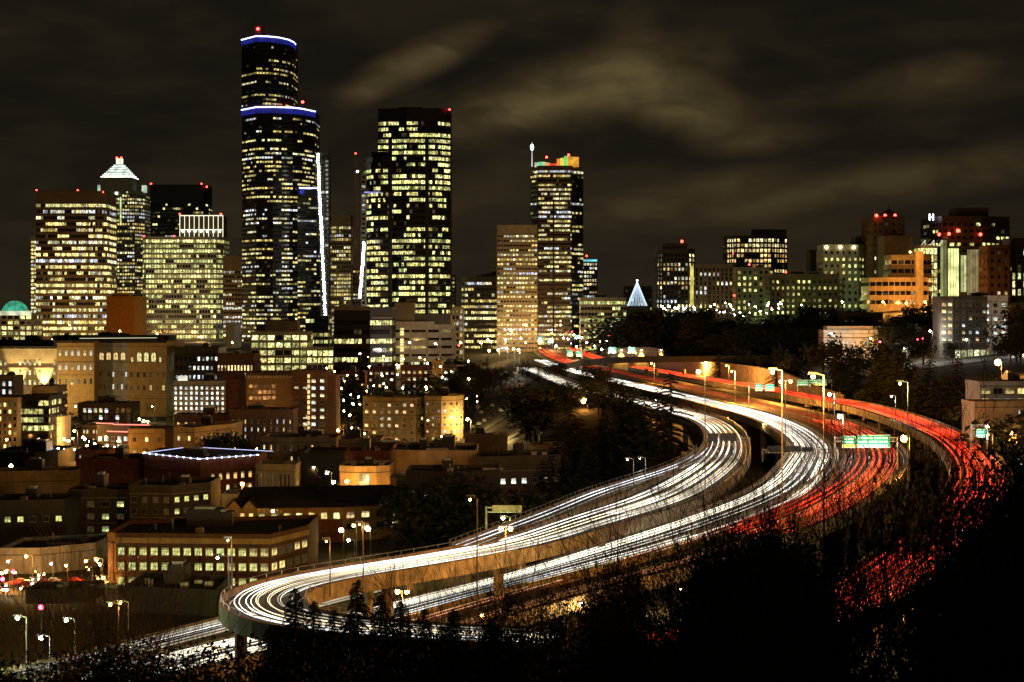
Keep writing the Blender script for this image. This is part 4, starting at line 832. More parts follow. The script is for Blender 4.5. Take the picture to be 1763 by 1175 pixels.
for i in range(11):
    m = MB(); a = rel(r, 700, 531, 648+i*9, -1.5); m.box(a.x-.45, a.x+.45, -.9, -.5, a.z-.7, a.z+.7, GL2, col=(1.2, .8, .28)); m.build('stair_light', r, color=True)
    if i < 9:
        m = MB(); a = rel(r, 700, 505, 655+i*9, -1); b = rel(r, 700, 527, 655+i*9, -1); m.box(a.x, b.x, -1.4, -.1, a.z-.2, a.z, conc_d); m.box(a.x, b.x, -1.5, -1.42, a.z, a.z+.9, brick); m.build('balcony', r)
B('blank_brick_wall', 'building', 'blank brown end wall right of the narrow balcony block', 705, [(562, 0), (578, 0)], 650, 18, style='none', wall=brick_b, roof=0)
# small brick apartments above the car park
for i, (xa, xb, tp, D_, wl, lt, lab) in enumerate([
    (586, 628, 643, 850, brick, .35, 'small brick apartments with a few yellow windows below the black office'),
    (634, 680, 634, 840, brick, .4, 'brick apartments with two rows of warm windows left of the orange street lamp'),
    (690, 747, 632, 820, brick, .35, 'red brick apartments on the slope right of the orange street lamp'),
    (744, 762, 624, 810, yellow, .05, 'small yellow walled stair block above the brick apartments'),
    (762, 785, 632, 815, conc_d, .3, 'dark narrow block with one lit stair column on the slope'),
    (640, 668, 655, 790, darkg, .25, 'small dark house row under the orange street lamp')]):
    B('hillside_apartments', 'apartment building', lab, D_, [(xa, 0), (xb, 0)], tp, 14, 3.2, 2.6, wh=.45, ww=.5, wall=wl, wins={0: dict(lit=lt, pal=3, z0=4)}, roof=1, blank=.8)
B('cream_apartments', 'apartment building', 'four storey apartment block, dim on its left half', 700, [(625, 0), (716, -4), (730, 0)], 687, 16, 2.75, 3.1, wh=.5, ww=.45, wall=yellow, wins={0: dict(lit=.33, pal=3, z0=1), 1: dict(lit=.1, bay=2.5)}, roof=1, blank=.9, key='crm')
B('cream_apartments', 'apartment building', 'golden lit right wing of the four storey apartment block by the car park', 695, [(731, 0), (760, -3), (783, -1), (797, 3)], 685, 16, 2.75, 2.4, wh=.4, ww=.38, wall=yellow, wins={0: dict(lit=.25, pal=3, z0=1), 1: dict(lit=.2, pal=3, z0=1), 2: dict(lit=.35, pal=3, z0=1)}, roof=1, blank=.9, key='crm2')
B('orange_block', 'office building', 'orange lit block of square windows at the left edge', 640, [(-30, 0), (30, 0)], 688, 18, 2.55, 1.75, wh=.62, ww=.58, wall=orng, wins={0: dict(lit=.3, pal=0, z0=1.5, mull=1)}, blank=.6, roof=0, key='orb')
B('glass_block', 'office building', 'dark glass block with greenish lit floors beside the orange square windowed block', 645, [(30, 0), (84, 0)], 685, 18, 3.1, 1.9, .6, .88, 'glass', black, .4, 4, .8, .6, roof=0, key='glb')
B('orange_corner', 'building', 'narrow orange lit corner block behind the dark glass block', 760, [(55, 0), (88, 0), (99, 6)], 668, 16, 3.0, 2.4, .35, .7, 'band', orng, .12, 1, .8, 1.5, roof=1)
B('edge_low_block', 'building', 'small pale block with a white lit window at the left edge below the hall', 780, [(-20, 0), (23, 0)], 650, 16, 3.6, 3, wh=.6, ww=.5, wall=conc, wins={0: dict(lit=.6, pal=2, z0=3)}, blank=1, roof=1)
B('pale_gable', 'building', 'small pale two bay building right of the dark glass block', 655, [(84, 0), (106, 2)], 722, 14, 4.4, 2.3, wh=.62, ww=.36, wall=whitew, wins={0: dict(lit=.7, pal=0, z0=1)}, blank=1, roof=0)
B('brick_loft', 'apartment building', 'brown brick loft building with big square windows behind the red edged roof', 780, [(134, 2), (150, 0), (226, 0)], 697, 18, 3.1, 2.6, wh=.66, ww=.66, wall=brick_b, wins={0: dict(lit=.2), 1: dict(lit=.32, pal=0, z0=1)}, blank=1, roof=3, key='lof')
B('orange_shop', 'shop', 'orange lit two storey shop on the busy street', 720, [(142, 0), (170, 0)], 735, 14, 2.8, 1.3, wh=.6, ww=.7, wall=orng, wins={0: dict(lit=.5, pal=1, z0=.8, mull=1)}, blank=.6, roof=0)
r = B('red_edged_building', 'building', 'dark building with pink red light tubes along its roof and canopy', 660, [(167, 0), (222, 0)], 735, 14, 3, 2.6, wh=.6, ww=.6, wall=darkg, wins={0: dict(lit=.5, pal=2, z0=.5)}, blank=3, roof=0, key='red')
for xa, xb, py in ((166, 196, 729), (195, 257, 731), (184, 220, 743)):
    m = MB(); a = rel(r, 660, xa, py, -1.2); b = rel(r, 660, xb, py+(.8 if xb < 250 else 1), -1.2); m.tube(tuple(a), tuple(b), .22, .22, LEDR, 4); m.build('light_tube', r)
B('white_walkup', 'apartment building', 'plain pale three storey walk up with narrow windows left of the dark stair slot', 610, [(221, 0), (284, 0)], 742, 16, 3.9, 4, wh=.42, ww=.28, wall=yellow, wins={0: dict(lit=.5, pal=0, z0=1.5)}, blank=1, roof=0, key='ww1')
B('white_walkup', 'apartment building', 'long pale walk up with narrow windows receding right behind the outlined roof', 600, [(299, 0), (335, -2), (405, 22)], 739, 16, 4.0, 2.9, wh=.45, ww=.26, wall=yellow, wins={0: dict(lit=.4, pal=0, z0=1.5, bay=4), 1: dict(lit=.3, pal=1, z0=1.5)}, blank=1, roof=1, key='ww2')
B('narrow_window_terrace', 'apartment building', 'dark terrace with thin window slots and a green lit stair in the middle distance', 660, [(395, 0), (505, 0)], 708, 14, 2.9, 2.4, wh=.6, ww=.25, wall=brick_b, wins={0: dict(lit=.22, pal=0, z0=3.5, mull=1)}, blank=2.5, roof=2)
B('dark_terrace', 'apartment building', 'low dark terrace with a few small warm windows behind the pale walk ups', 680, [(300, 0), (395, 0)], 717, 14, 2.8, 3.2, wh=.4, ww=.3, wall=brick_b, wins={0: dict(lit=.3, pal=1, z0=4, mull=1)}, blank=1.4, roof=2)
B('arcade_school', 'school', 'long two storey building with tall paired windows and a pale string course', 545, [(449, 0), (579, 0)], 757, 18, 3.6, 2.2, wh=.55, ww=.32, wall=conc, wins={0: dict(lit=.33, pal=1, z0=1, mull=1)}, blank=.8, roof=2, key='arc')
B('arcade_school', 'school', 'far end wing of the long two storey building with closely set slots', 552, [(579, 0), (655, 4)], 761, 16, 3.8, 1.5, wh=.6, ww=.4, wall=conc, wins={0: dict(lit=.22, pal=1, z0=3, mull=1)}, blank=.8, roof=2, key='arc2')
r = B('outlined_roof_building', 'apartment building', 'red brick building whose roof edge is outlined with blue white light strings', 480, [(248, 14), (345, -6), (441, 8)], 793, 22, 3.3, 2.6, wh=.55, ww=.45, wall=brick, wins={1: dict(lit=.55, pal=1, z0=2, seg=(.15, .95))}, blank=2.6, roof=1, key='out')
root, poly, H, g, O, D = BLD['out']; m = MB(); bl = MB(); zz = H+.95
cs = [(poly[0][0]-.2, poly[0][1]), (poly[1][0], poly[1][1]-.5), (poly[2][0]+1, poly[2][1])]
for a, b in zip(cs, cs[1:]+[]): m.tube((a[0], a[1]-.3, zz), (b[0], b[1]-.3, zz), .10, .10, emat('roof_string', (.55, .65, 1), 1.6), 4)
m.tube((cs[0][0], cs[0][1]-.3, zz), (cs[0][0]+7.5, cs[0][1]+20, zz), .1, .1, MATS['roof_string'], 4); m.tube((cs[0][0]+12, cs[0][1]+21, zz), (cs[2][0]+2, cs[2][1]+12, zz), .1, .1, MATS['roof_string'], 4)
m.build('light_string', r); b0 = MB(); b0.ball((0, 0, 0), .2, emat('string_bulb', (.8, .88, 1), 16), 5, 3); bm_ = b0.mesh('bulb')
for a, b in zip(cs, cs[1:]):
    for i in range(9): t = i/8.3; link('bulb', bm_, r, (a[0]+(b[0]-a[0])*t, a[1]+(b[1]-a[1])*t-.35, zz))
B('cream_row', 'building', 'low cream row with square windows at the left edge', 490, [(-20, 0), (130, 5)], 817, 14, 4.6, 2.5, wh=.36, ww=.5, wall=yellow, wins={0: dict(lit=.3, pal=0, z0=1.5)}, blank=2.2, roof=2, key='crw')
B('arcade_strip', 'building', 'low red brick strip with a white arcade front', 560, [(130, 0), (186, -3)], 778, 12, 2.6, 1.2, wh=.66, ww=.5, wall=brick, wins={0: dict(lit=.06, pal=1, z0=3, mull=1)}, blank=.5, roof=2)
B('flat_roof_shed', 'building', 'dark flat roofed sheds on the left between the cream row and the orange block', 580, [(-20, 0), (60, 0), (100, 6)], 783, 26, 3, 2.6, wh=.6, ww=.6, wall=roofm, wins={}, style='none', roof=4)
B('brick_wall_block', 'building', 'windowless dark red brick wall block left of the outlined roof', 500, [(133, 0), (250, 0)], 795, 20, style='none', wall=brick, roof=2, key='bwb')
B('long_apartments', 'apartment building', 'left part of the long dark apartment row, wider windows lit in a column', 405, [(118, 0), (220, 0)], 848, 14, 2.9, 3.4, wh=.48, ww=.5, wall=conc_d, wins={0: dict(lit=.22, pal=4, z0=1, litcols={0: .95})}, blank=1.2, roof=1)
B('long_apartments', 'apartment building', 'right part of the long dark apartment row ending at the brick corner', 398, [(222, 0), (296, -2), (362, 6)], 840, 14, 2.7, 2.9, wh=.48, ww=.5, wall=conc_d, wins={0: dict(lit=.25, pal=4, z0=1), 1: dict(lit=.5, pal=4, z0=1)}, blank=1.2, roof=1, key='la2')
B('dark_house', 'house', 'black walled house with a few lit windows at the lower left', 385, [(-20, 0), (112, 3)], 868, 14, 2.9, 2.7, wh=.45, ww=.5, wall=darkg, wins={0: dict(lit=.42, pal=4, z0=3)}, blank=2, roof=1)
r = B('gabled_apartments', 'apartment building', 'three storey apartments with two pale gables and a dark sloping roof', 392, [(394, 1), (440, 0), (590, 2), (692, 10)], 874, 16, 2.6, 2.7, wh=.58, ww=.55, wall=yellow, wins={0: dict(lit=.6, pal=1, z0=1.8, bay=2), 1: dict(lit=.45, pal=0, z0=.6), 2: dict(lit=.4, pal=1, z0=.6, bay=3.4)}, blank=.7, roof=0, parapet=False, key='gab')
root, poly, H, g, O, D = BLD['gab']; m = MB(); back = 17
m.face([(poly[0][0]-.6, -.9, H-.1), (poly[2][0], .9, H-.1), (poly[3][0]+.8, 9, H-.1), (poly[3][0]-3, 18, H+3.4), (poly[0][0]+2, 10, H+3.6)], roofm)
m.face([(poly[0][0]+2, 10, H+3.6), (poly[3][0]-3, 18, H+3.4), (poly[3][0]+.8, 28, H-.1), (poly[0][0]-.6, 18, H-.1)], roofm)
m.face([(poly[0][0]-.6, 18, H-.1), (poly[0][0]-.6, -.9, H-.1), (poly[0][0]+2, 10, H+3.6)], roofm); m.build('roof', r)
for px in (403, 429):
    a = rel(r, D, px, 874, -1); m = MB(); m.face([(a.x-1.6, -1.1, H-.2), (a.x+1.6, -1.1, H-.2), (a.x, -1.1, H+1.7)], yellow)
    m.face([(a.x-1.9, -1.2, H-.3), (a.x, -1.2, H+1.9), (a.x, 5, H+1.9), (a.x-1.9, 0, H-.3)], roofm); m.face([(a.x, -1.2, H+1.9), (a.x+1.9, -1.2, H-.3), (a.x+1.9, 0, H-.3), (a.x, 5, H+1.9)], roofm); m.build('gable', r)
m = MB(); m.wbox(poly[1], poly[2], .02, .18, 0, H-2.9, brick); m.build('brick_facing', r)
B('white_shed', 'building', 'small white ended building left of the pale gables', 396, [(381, 0), (408, 0)], 856, 10, style='none', wall=whitew, roof=0)
r = B('classroom_building', 'school', 'long classroom building with two rows of big bright windows by the hairpin viaduct', 322, [(186, 4), (200, 2), (465, 0), (530, 14)], 927, 18, 2.75, 2.1, wh=.56, ww=.72, wall=brick_b, wins={1: dict(lit=.8, pal=4, z0=.4, mull=3, rows=2), 2: dict(lit=.35, pal=0, z0=.4, mull=3, rows=2, bay=3)}, blank=1.2, roof=2, key='cls')
root, poly, H, g, O, D = BLD['cls']; m = MB(); m.wbox(poly[1], poly[2], .02, .3, H-1.1, H-.1, yellow); m.wbox(poly[2], poly[3], .02, .3, H-1.1, H-.1, yellow); m.build('fascia', r)
for i in range(15):
    x = poly[1][0]+i*2.05; m = MB(); m.box(x-.1, x+.1, -.05, .04, .3, H-1.2, brick); m.build('pilaster', r)
B('classroom_annex', 'building', 'dark flat roofed annex in front of the classroom building', 300, [(215, 0), (372, -4)], 1017, 16, style='none', wall=darkg, roof=2)
B('street_corner_building', 'building', 'grey corner building with orange lit ends on the lower left street', 345, [(0, 0), (70, 0), (165, 8)], 950, 16, 3, 2.9, wh=.55, ww=.7, wall=greyw, wins={1: dict(lit=.7, pal=4, z0=2.6, seg=(.45, 1), mull=3)}, blank=.6, roof=0, key='scb')
r = B('canopy_shed', 'shed', 'black pitched canopy standing over the bright lower left street', 300, [(45, 0), (100, 0), (160, 2)], 1022, 8, style='none', wall=roofm, roof=0, base=1040)
# orange lit walls in the middle
B('brick_hall', 'building', 'plain brick hall with a bright orange lit door bay beside the parking lamps', 430, [(585, 2), (610, 0), (648, 0), (671, 3)], 808, 14, 3.2, 3, wall=orng, wins={1: dict(lit=1., pal=1, seg=(.15, .75), ww=.8, wh=.9, fh=4.5, bay=3, mull=3, rows=2)}, blank=.8, roof=1, key='bh1')
B('brick_warehouse', 'building', 'dark brick upper storey behind the orange lit hall', 450, [(593, 0), (671, 0)], 781, 14, style='none', wall=brick, roof=1)
B('warehouse', 'warehouse', 'long brick warehouse wall glowing orange at its right end', 455, [(671, 0), (722, -3), (820, -3)], 779, 26, style='none', wall=orng, roof=3, key='wh1')
B('warehouse_annex', 'warehouse', 'dark low warehouse with a saw edged parapet right of the glowing wall', 440, [(820, 0), (965, 8)], 792, 18, 3, 3, wh=.3, ww=.5, wall=conc_d, wins={0: dict(lit=.1, pal=2, z0=.5, fh=5)}, blank=3, roof=2)
B('orange_sheds', 'shed', 'small orange lit sheds half hidden by the dark conifers', 520, [(911, 0), (970, 4)], 771, 12, style='none', wall=orng, roof=1, key='osh')
B('low_hut', 'house', 'low pale gabled hut at the foot of the glowing warehouse wall', 415, [(672, 0), (712, 0), (745, 6)], 828, 10, style='none', wall=beige, roof=0, key='hut')
B('dark_roof_row', 'building', 'broad dark roofed row in front of the glowing warehouse', 400, [(700, 4), (770, 0), (860, 6)], 818, 14, 3, 4, wh=.4, ww=.3, wall=darkg, wins={0: dict(lit=.25, pal=2, z0=.6)}, blank=3, roof=1)
B('long_roof', 'building', 'long low black roof in front of the two storey school', 520, [(520, 0), (735, 0)], 783, 20, style='none', wall=conc_d, roof=4)
B('ribbed_annex', 'building', 'low annex of pale narrow bays right of the outlined roof building', 470, [(440, 0), (508, -3)], 803, 12, 5.5, 1.1, wh=.7, ww=.55, wall=beige, wins={0: dict(lit=.08, pal=1, z0=.6, mull=1)}, blank=1, roof=0)
B('parking_kiosk', 'building', 'low flat building beside the lit car park ramp', 560, [(800, 0), (874, 0)], 752, 8, style='none', wall=conc, roof=2)

for px, key in ((32, 'hall'), (76, 'hall')):
    root, poly, H, g, O, D = BLD[key]; x = X(px, D)-O.x
    f = MB(); f.box(x-.5, x+.5, -3.4, -2.6, 11.6, 12.1, dmetal); f.build('uplight', root)
    ld = bpy.data.lights.new('bulb', 'SPOT'); ld.energy = 110000; ld.color = (1, .66, .22); ld.spot_size = math.radians(48); ld.spot_blend = .6; ld.shadow_soft_size = .3
    lo = bpy.data.objects.new('bulb', ld); COL.objects.link(lo); lo.parent = root; lo.location = (x, -3.6, 12.4); lo.rotation_euler = (math.radians(165), 0, 0)
# ---------------------------------------------------------------- streets, overpass, walls
def sheet(name, px_rows, mat, lift=.12, kind='structure', label=None, n=10):
    """a strip of paving draped over the ground between two traced edges (pairs of points seen at ground height)"""
    m = MB(); pr = []
    for (x0, y0, D0), (x1, y1, D1) in px_rows: pr.append((Vector((X(x0, D0), D0)), Vector((X(x1, D1), D1))))
    rows = []
    for (a, b), (c, d) in zip(pr, pr[1:]):
        for j in range(n): t = j/n; rows.append((a.lerp(c, t), b.lerp(d, t)))
    rows.append(pr[-1])
    for (a, b), (c, d) in zip(rows, rows[1:]):
        for j in range(6):
            q = [a.lerp(b, j/6), a.lerp(b, (j+1)/6), c.lerp(d, (j+1)/6), c.lerp(d, j/6)]
            m.face([(v.x, v.y, ground(v.x, v.y)+lift) for v in q], mat)
    o = m.build(name); o['kind'] = kind; return o
sheet('street', [((-60, 0, 318), (-60, 0, 334)), ((110, 0, 318), (110, 0, 336)), ((200, 0, 322), (200, 0, 345))], street_m)
sheet('street', [((100, 0, 560), (135, 0, 560)), ((110, 0, 730), (165, 0, 730))], street_m, .5)
sheet('car_park', [((806, 0, 690), (880, 0, 690)), ((830, 0, 900), (925, 0, 900))], street_m, .35)
sheet('lane', [((860, 0, 640), (905, 0, 640)), ((905, 0, 720), (965, 0, 730)), ((960, 0, 800), (1040, 0, 850))], street_m, .5)
sheet('yard', [((-60, 0, 225), (-60, 0, 262)), ((130, 0, 228), (130, 0, 258))], street_m, .1)
sheet('hill_street', [((1420, 0, 760), (1420, 0, 790)), ((1600, 0, 740), (1600, 0, 775)), ((1763, 0, 760), (1763, 0, 790)), ((1900, 0, 760), (1900, 0, 790))], street_m, .35)
sheet('hill_side_street', [((1575, 0, 775), (1600, 0, 775)), ((1605, 0, 960), (1622, 0, 960))], street_m, .4)
# overpass
def overpass():
    root = thing('overpass', 'slim concrete road bridge crossing over the red and white light streaks', 'bridge', tuple(PZ(1100, 618, 35.6)))
    L = Vector(root.location); pts = []
    for px, py, z in ((945, 640, 33.5), (969, 631, 34), (1000, 624, 34.6), (1069, 618, 35.4), (1140, 615, 35.8), (1220, 613, 36), (1290, 612, 36)): v = Vector((X(px, 905), 905, z)); pts.append(v)
    pts = [Vector((X(px, D), D, Z(py, D))) for px, py, D in ((940, 637, 985), (969, 630, 965), (1000, 624, 940), (1040, 620, 915), (1080, 618, 895), (1140, 617, 880), (1220, 616, 868), (1300, 616, 860))]
    m = MB()
    for a, b in zip(pts, pts[1:]):
        m.face([tuple(v) for v in (Vector((a.x, a.y-5, a.z))-L, Vector((b.x, b.y-5, b.z))-L, Vector((b.x, b.y+5, b.z))-L, Vector((a.x, a.y+5, a.z))-L)], asphalt)
        m.face([tuple(v) for v in (Vector((a.x, a.y-5, a.z-2))-L, Vector((b.x, b.y-5, b.z-2))-L, Vector((b.x, b.y-5, b.z))-L, Vector((a.x, a.y-5, a.z))-L)], conc_d)
        m.face([tuple(v) for v in (Vector((a.x, a.y+5, a.z-2))-L, Vector((b.x, b.y+5, b.z-2))-L, Vector((b.x, b.y-5, b.z-2))-L, Vector((a.x, a.y-5, a.z-2))-L)], conc_d)
    m.build('deck', root)
    for s in (-5.1, 4.9):
        m = MB()
        for a, b in zip(pts, pts[1:]):
            A, B_ = a-L, b-L; m.face([(A.x, A.y+s, A.z-.6), (B_.x, B_.y+s, B_.z-.6), (B_.x, B_.y+s, B_.z+.9), (A.x, A.y+s, A.z+.9)], conc_d); m.face([(A.x, A.y+s+.25, A.z-.6), (B_.x, B_.y+s+.25, B_.z-.6), (B_.x, B_.y+s+.25, B_.z+.9), (A.x, A.y+s+.25, A.z+.9)], conc_d)
            m.face([(A.x, A.y+s, A.z+.9), (B_.x, B_.y+s, B_.z+.9), (B_.x, B_.y+s+.25, B_.z+.9), (A.x, A.y+s+.25, A.z+.9)], conc_d)
        m.build('parapet', root)
    for px, D in ((994, 944), (1006, 936), (1113, 886), (1130, 882), (1178, 874), (1198, 871)):
        x = X(px, D); g = ground(x, D); z = min(p.z for p in pts[2:])
        m = MB(); m.prism([(.9*math.cos(k*PI/4), .9*math.sin(k*PI/4)) for k in range(8)], g-1-L.z, z-2-L.z+.2, conc_d); m.build('pier', root, (x-L.x, D-L.y, 0))
overpass()
# retaining wall beside the farthest carriageway
def retaining():
    pts = [p for p in ROADS['red_far'] if 640 < p[1] < 1080]; root = thing('retaining_wall', 'long amber lit retaining wall climbing beside the farthest red carriageway', 'wall', (pts[-1][0], pts[-1][1], pts[-1][2])); L = Vector(root.location); m = MB(); n = len(pts)
    N0 = 0
    prof = []
    for i, p in enumerate(pts):
        o = offs(pts, i, -p[3]/2-3.2) if True else 0
        h = 2.0+6*ss(640, 760, p[1]); prof.append((o, h, p[2]))
    # the outer side of the bend is the side with the larger x
    test = offs(pts, n//2, -1); sgn = -1 if test[0] > pts[n//2][0] else 1
    prof = [(offs(pts, i, sgn*(p[3]/2+2.6)), offs(pts, i, sgn*(p[3]/2+3.4)), 2.0+5.5*ss(640, 760, p[1]), p[2]) for i, p in enumerate(pts)]
    for i, (a, b, h, z) in enumerate(prof):
        m.v += [(a[0]-L.x, a[1]-L.y, z-2-L.z), (a[0]-L.x, a[1]-L.y, z+h-L.z), (b[0]-L.x, b[1]-L.y, z+h-L.z), (b[0]-L.x, b[1]-L.y, z-2-L.z)]
    for i in range(n-1):
        for a, b in ((0, 1), (1, 2), (2, 3)): m.f.append((i*4+a, i*4+b, (i+1)*4+b, (i+1)*4+a)); m.m.append(m.mi(deckc)); m.c.append((0, 0, 0))
    m.build('wall_face', root); c = MB()
    for i in range(0, n-1, 2):
        a, b, h, z = prof[i]; c.box(a[0]-L.x-.5, a[0]-L.x+.7, a[1]-L.y-.5, a[1]-L.y+.5, z+h-L.z, z+h-L.z+.5, deckc)
    c.build('coping_block', root)['kind'] = 'stuff'
retaining()
def wash_wall():
    D = 1000; root = thing('wall_washed_abutment', 'retaining wall lit by three cones of amber light above the overpass', 'wall', (X(1100, D), D, Z(622, D))); L = root.location
    m = MB(); a, b = X(1050, D)-L.x, X(1165, D)-L.x; h = Z(598, D)-L.z
    m.face([(a, 0, -6), (b, 0, -6), (b, 0, 1.5), (b-9, 0, h-1), (b-16, 0, h), (a+3, 0, h-.5), (a, 0, h-2)], deckc)
    m.face([(a, 1.2, -6), (b, 1.2, -6), (b, 1.2, 1.5), (b-9, 1.2, h-1), (b-16, 1.2, h), (a+3, 1.2, h-.5), (a, 1.2, h-2)][::-1], deckc)
    m.build('wall_face', root)
    for px in (1070, 1104, 1138):
        x = X(px, D)-L.x; f = MB(); f.box(x-.4, x+.4, -1.3, -.5, h-1.6, h-1.2, dmetal); f.box(x-.3, x+.3, -1.2, -.6, h-1.75, h-1.62, LAMP_Y); o = f.build('wall_light', root)
        ld = bpy.data.lights.new('bulb', 'SPOT'); ld.energy = 26000; ld.color = (1, .55, .12); ld.spot_size = math.radians(64); ld.spot_blend = .5; ld.shadow_soft_size = .2
        lo = bpy.data.objects.new('bulb', ld); COL.objects.link(lo); lo.parent = root; lo.location = (x, -1.6, h-2.1); lo.rotation_euler = (math.radians(18), 0, 0)
wash_wall()

# ---------------------------------------------------------------- lamps
K = 1000; G1 = 'tall lamps along the freeway'
HEADS = {}
def lamp(px, py, D, kind='o', power=0, label=None, group=None, h=None, base=None, head=.55, double=False, arm=1.2, pole=True, name='street_lamp', light_only_dim=0):
    x = X(px, D); z = Z(py, D); g = ground(x, D) if base is None else base
    if h is not None: g = z-h
    h = max(2.5, z-g); root = thing(name, label, 'street lamp', (x, D, z-h), 0, group)
    em, col = LAMPS[kind]
    if name == 'street_lamp' and group != G1 and 240 < D < 1000 and x < 60: power *= .42 if D < 600 else .55
    if pole:
        m = MB(); xs = (-arm, arm) if double else (-arm,)
        px_ = 0 if double else arm
        m.tube((px_, 0, 0), (px_, 0, h+.1), .11, .07, pmat('pole_paint', (.16, .15, .14), .6, .3, nscale=2), 6)
        for s in xs: m.tube((px_, 0, h+.1), (px_+s, 0, h+.35), .07, .06, metal, 4)
        m.build('pole', root)
    else: xs = (0,); px_ = 0
    for s in xs:
        hd = MB(); hx = px_+s; hd.box(hx-.5, hx+.5, -.22, .22, h+.25, h+.45, metal); o = hd.build('lamp_head', root)
        if power or not light_only_dim:
            key = (kind, head)
            if key not in HEADS: b = MB(); b.ball((0, 0, 0), head, em, 7, 5); HEADS[key] = b.mesh('globe')
            link('globe', HEADS[key], o, (hx, 0, h-.05))
    if power:
        ld = bpy.data.lights.new('bulb', 'POINT'); ld.energy = power; ld.color = col; ld.shadow_soft_size = .5
        lo = bpy.data.objects.new('bulb', ld); COL.objects.link(lo); lo.parent = root; lo.location = (px_ if double else 0, 0, h-.9)
    return root
def on_road(key, px_, side, hpy, kind, power, label, group=None, **kw):
    power *= {'orange': 4.5 if px_ < 1440 else .35, 'red_far': 1.3 if px_ < 1440 else .4, 'outer': .14, 'inner': .09, 'ramp': .1}[key]
    """a lamp standing at the edge of a carriageway: found by its distance along the trace"""
    kw.setdefault('head', .36); best = None; pts = ROADS[key]
    for i in range(len(pts)):
        for s in ((side,) if side else (-1, 1)):
            o = offs(pts, i, s*(pts[i][3]/2+.9)); q = CX+o[0]*F/o[1]; py = HY+(CZ-pts[i][2])*F/o[1]
            if py > hpy+8 and (best is None or abs(q-px_) < best[0]): best = (abs(q-px_), o, pts[i][2])
    if best is None: return
    _, o, z = best; return lamp(CX+o[0]*F/o[1], hpy, o[1], kind, power, label, group, base=z-.6, **kw)
G1 = 'tall lamps along the freeway'
on_road('inner', 1202, -1, 640, 'y', 55*K, 'tall bright freeway lamp where the two white curves draw together', G1)
on_road('outer', 1362, 1, 657, 'o', 95*K, 'double headed orange freeway lamp left of the big green signs', G1, double=True)
on_road('orange', 1434, 1, 679, 'w', 3*K, 'white freeway lamp above the start of the broad orange bend', G1)
on_road('orange', 1447, 0, 717, 'w', 5*K, 'short white freeway lamp just over the three sign gantry', G1, arm=.6)
on_road('orange', 1556, 0, 755, 'o', 70*K, 'orange glare lamp just right of the teal sign', G1, head=.7)
on_road('orange', 1122, 0, 626, 'o', 14*K, 'orange freeway lamp under the overpass', G1)
on_road('orange', 1260, 0, 640, 'o', 60*K, 'unlit looking slim pole on the orange carriageway right of the tall bright lamp', G1, pole=True, light_only_dim=0, head=.25)
on_road('red_far', 1209, 0, 625, 'o', 60*K, 'slim lamp pole by the far wall, first right of the overpass piers', G1, head=.25)
on_road('red_far', 1251, 0, 630, 'o', 50*K, 'slim lamp pole by the far wall, second right of the overpass piers', G1, head=.25)
on_road('red_far', 1330, 0, 640, 'o', 70*K, 'slim lamp pole by the far wall left of the first green signs', G1, head=.25)
on_road('red_far', 1400, 0, 648, 'o', 50*K, 'slim lamp pole in front of the large dark green sign', G1, head=.25)
on_road('red_far', 1549, 0, 660, 'g', 12*K, 'tall curved unlit pole by the dark conifers right of the signs', G1, head=.18)
on_road('red_far', 1535, 0, 683, 'w', 12*K, 'shorter pole with a faint lamp before the dark conifers', G1, head=.2)
on_road('inner', 1130, 0, 690, 'w', 8*K, 'curved lamp pole among the conifers over the inner curve', G1, head=.25)
on_road('inner', 875, -1, 910, 'o', 24*K, 'double headed orange lamp on the outer parapet of the viaduct', G1, double=True, arm=.7, head=.35)
on_road('inner', 818, -1, 860, 'o', 0, 'thin reddish pole on the viaduct left of the overhead sign', G1, head=.15, arm=.8)
on_road('inner', 620, -1, 903, 'o', 5*K, 'thin pole on the viaduct with a small box at its foot', G1, head=.12, arm=.5)
on_road('inner', 561, -1, 932, 'o', 5*K, 'thin reddish pole on the viaduct above the first bend', G1, head=.12, arm=.5)
on_road('inner', 398, 0, 930, 'o', 5*K, 'thin white pole behind the hairpin of the viaduct', G1, head=.12, arm=.5)
on_road('inner', 374, 0, 960, 'w', 6*K, 'curved pale lamp pole at the very tip of the hairpin', G1, head=.15, arm=1.4)
on_road('outer', 682, -1, 1018, 'o', 30*K, 'double headed orange lamp between the viaduct and the lower white curve', G1, double=True, arm=.7, head=.4)
on_road('ramp', 1103, 0, 790, 'w', 4*K, 'slim pole on the slip road with a small orange box', G1, head=.12)
on_road('ramp', 1079, 0, 792, 'w', 4*K, 'slim pole on the slip road left of the orange box', G1, head=.12)
on_road('outer', 1313, 0, 722, 'y', 30*K, 'lamp lighting the piers between the two white curves', G1, head=.25)
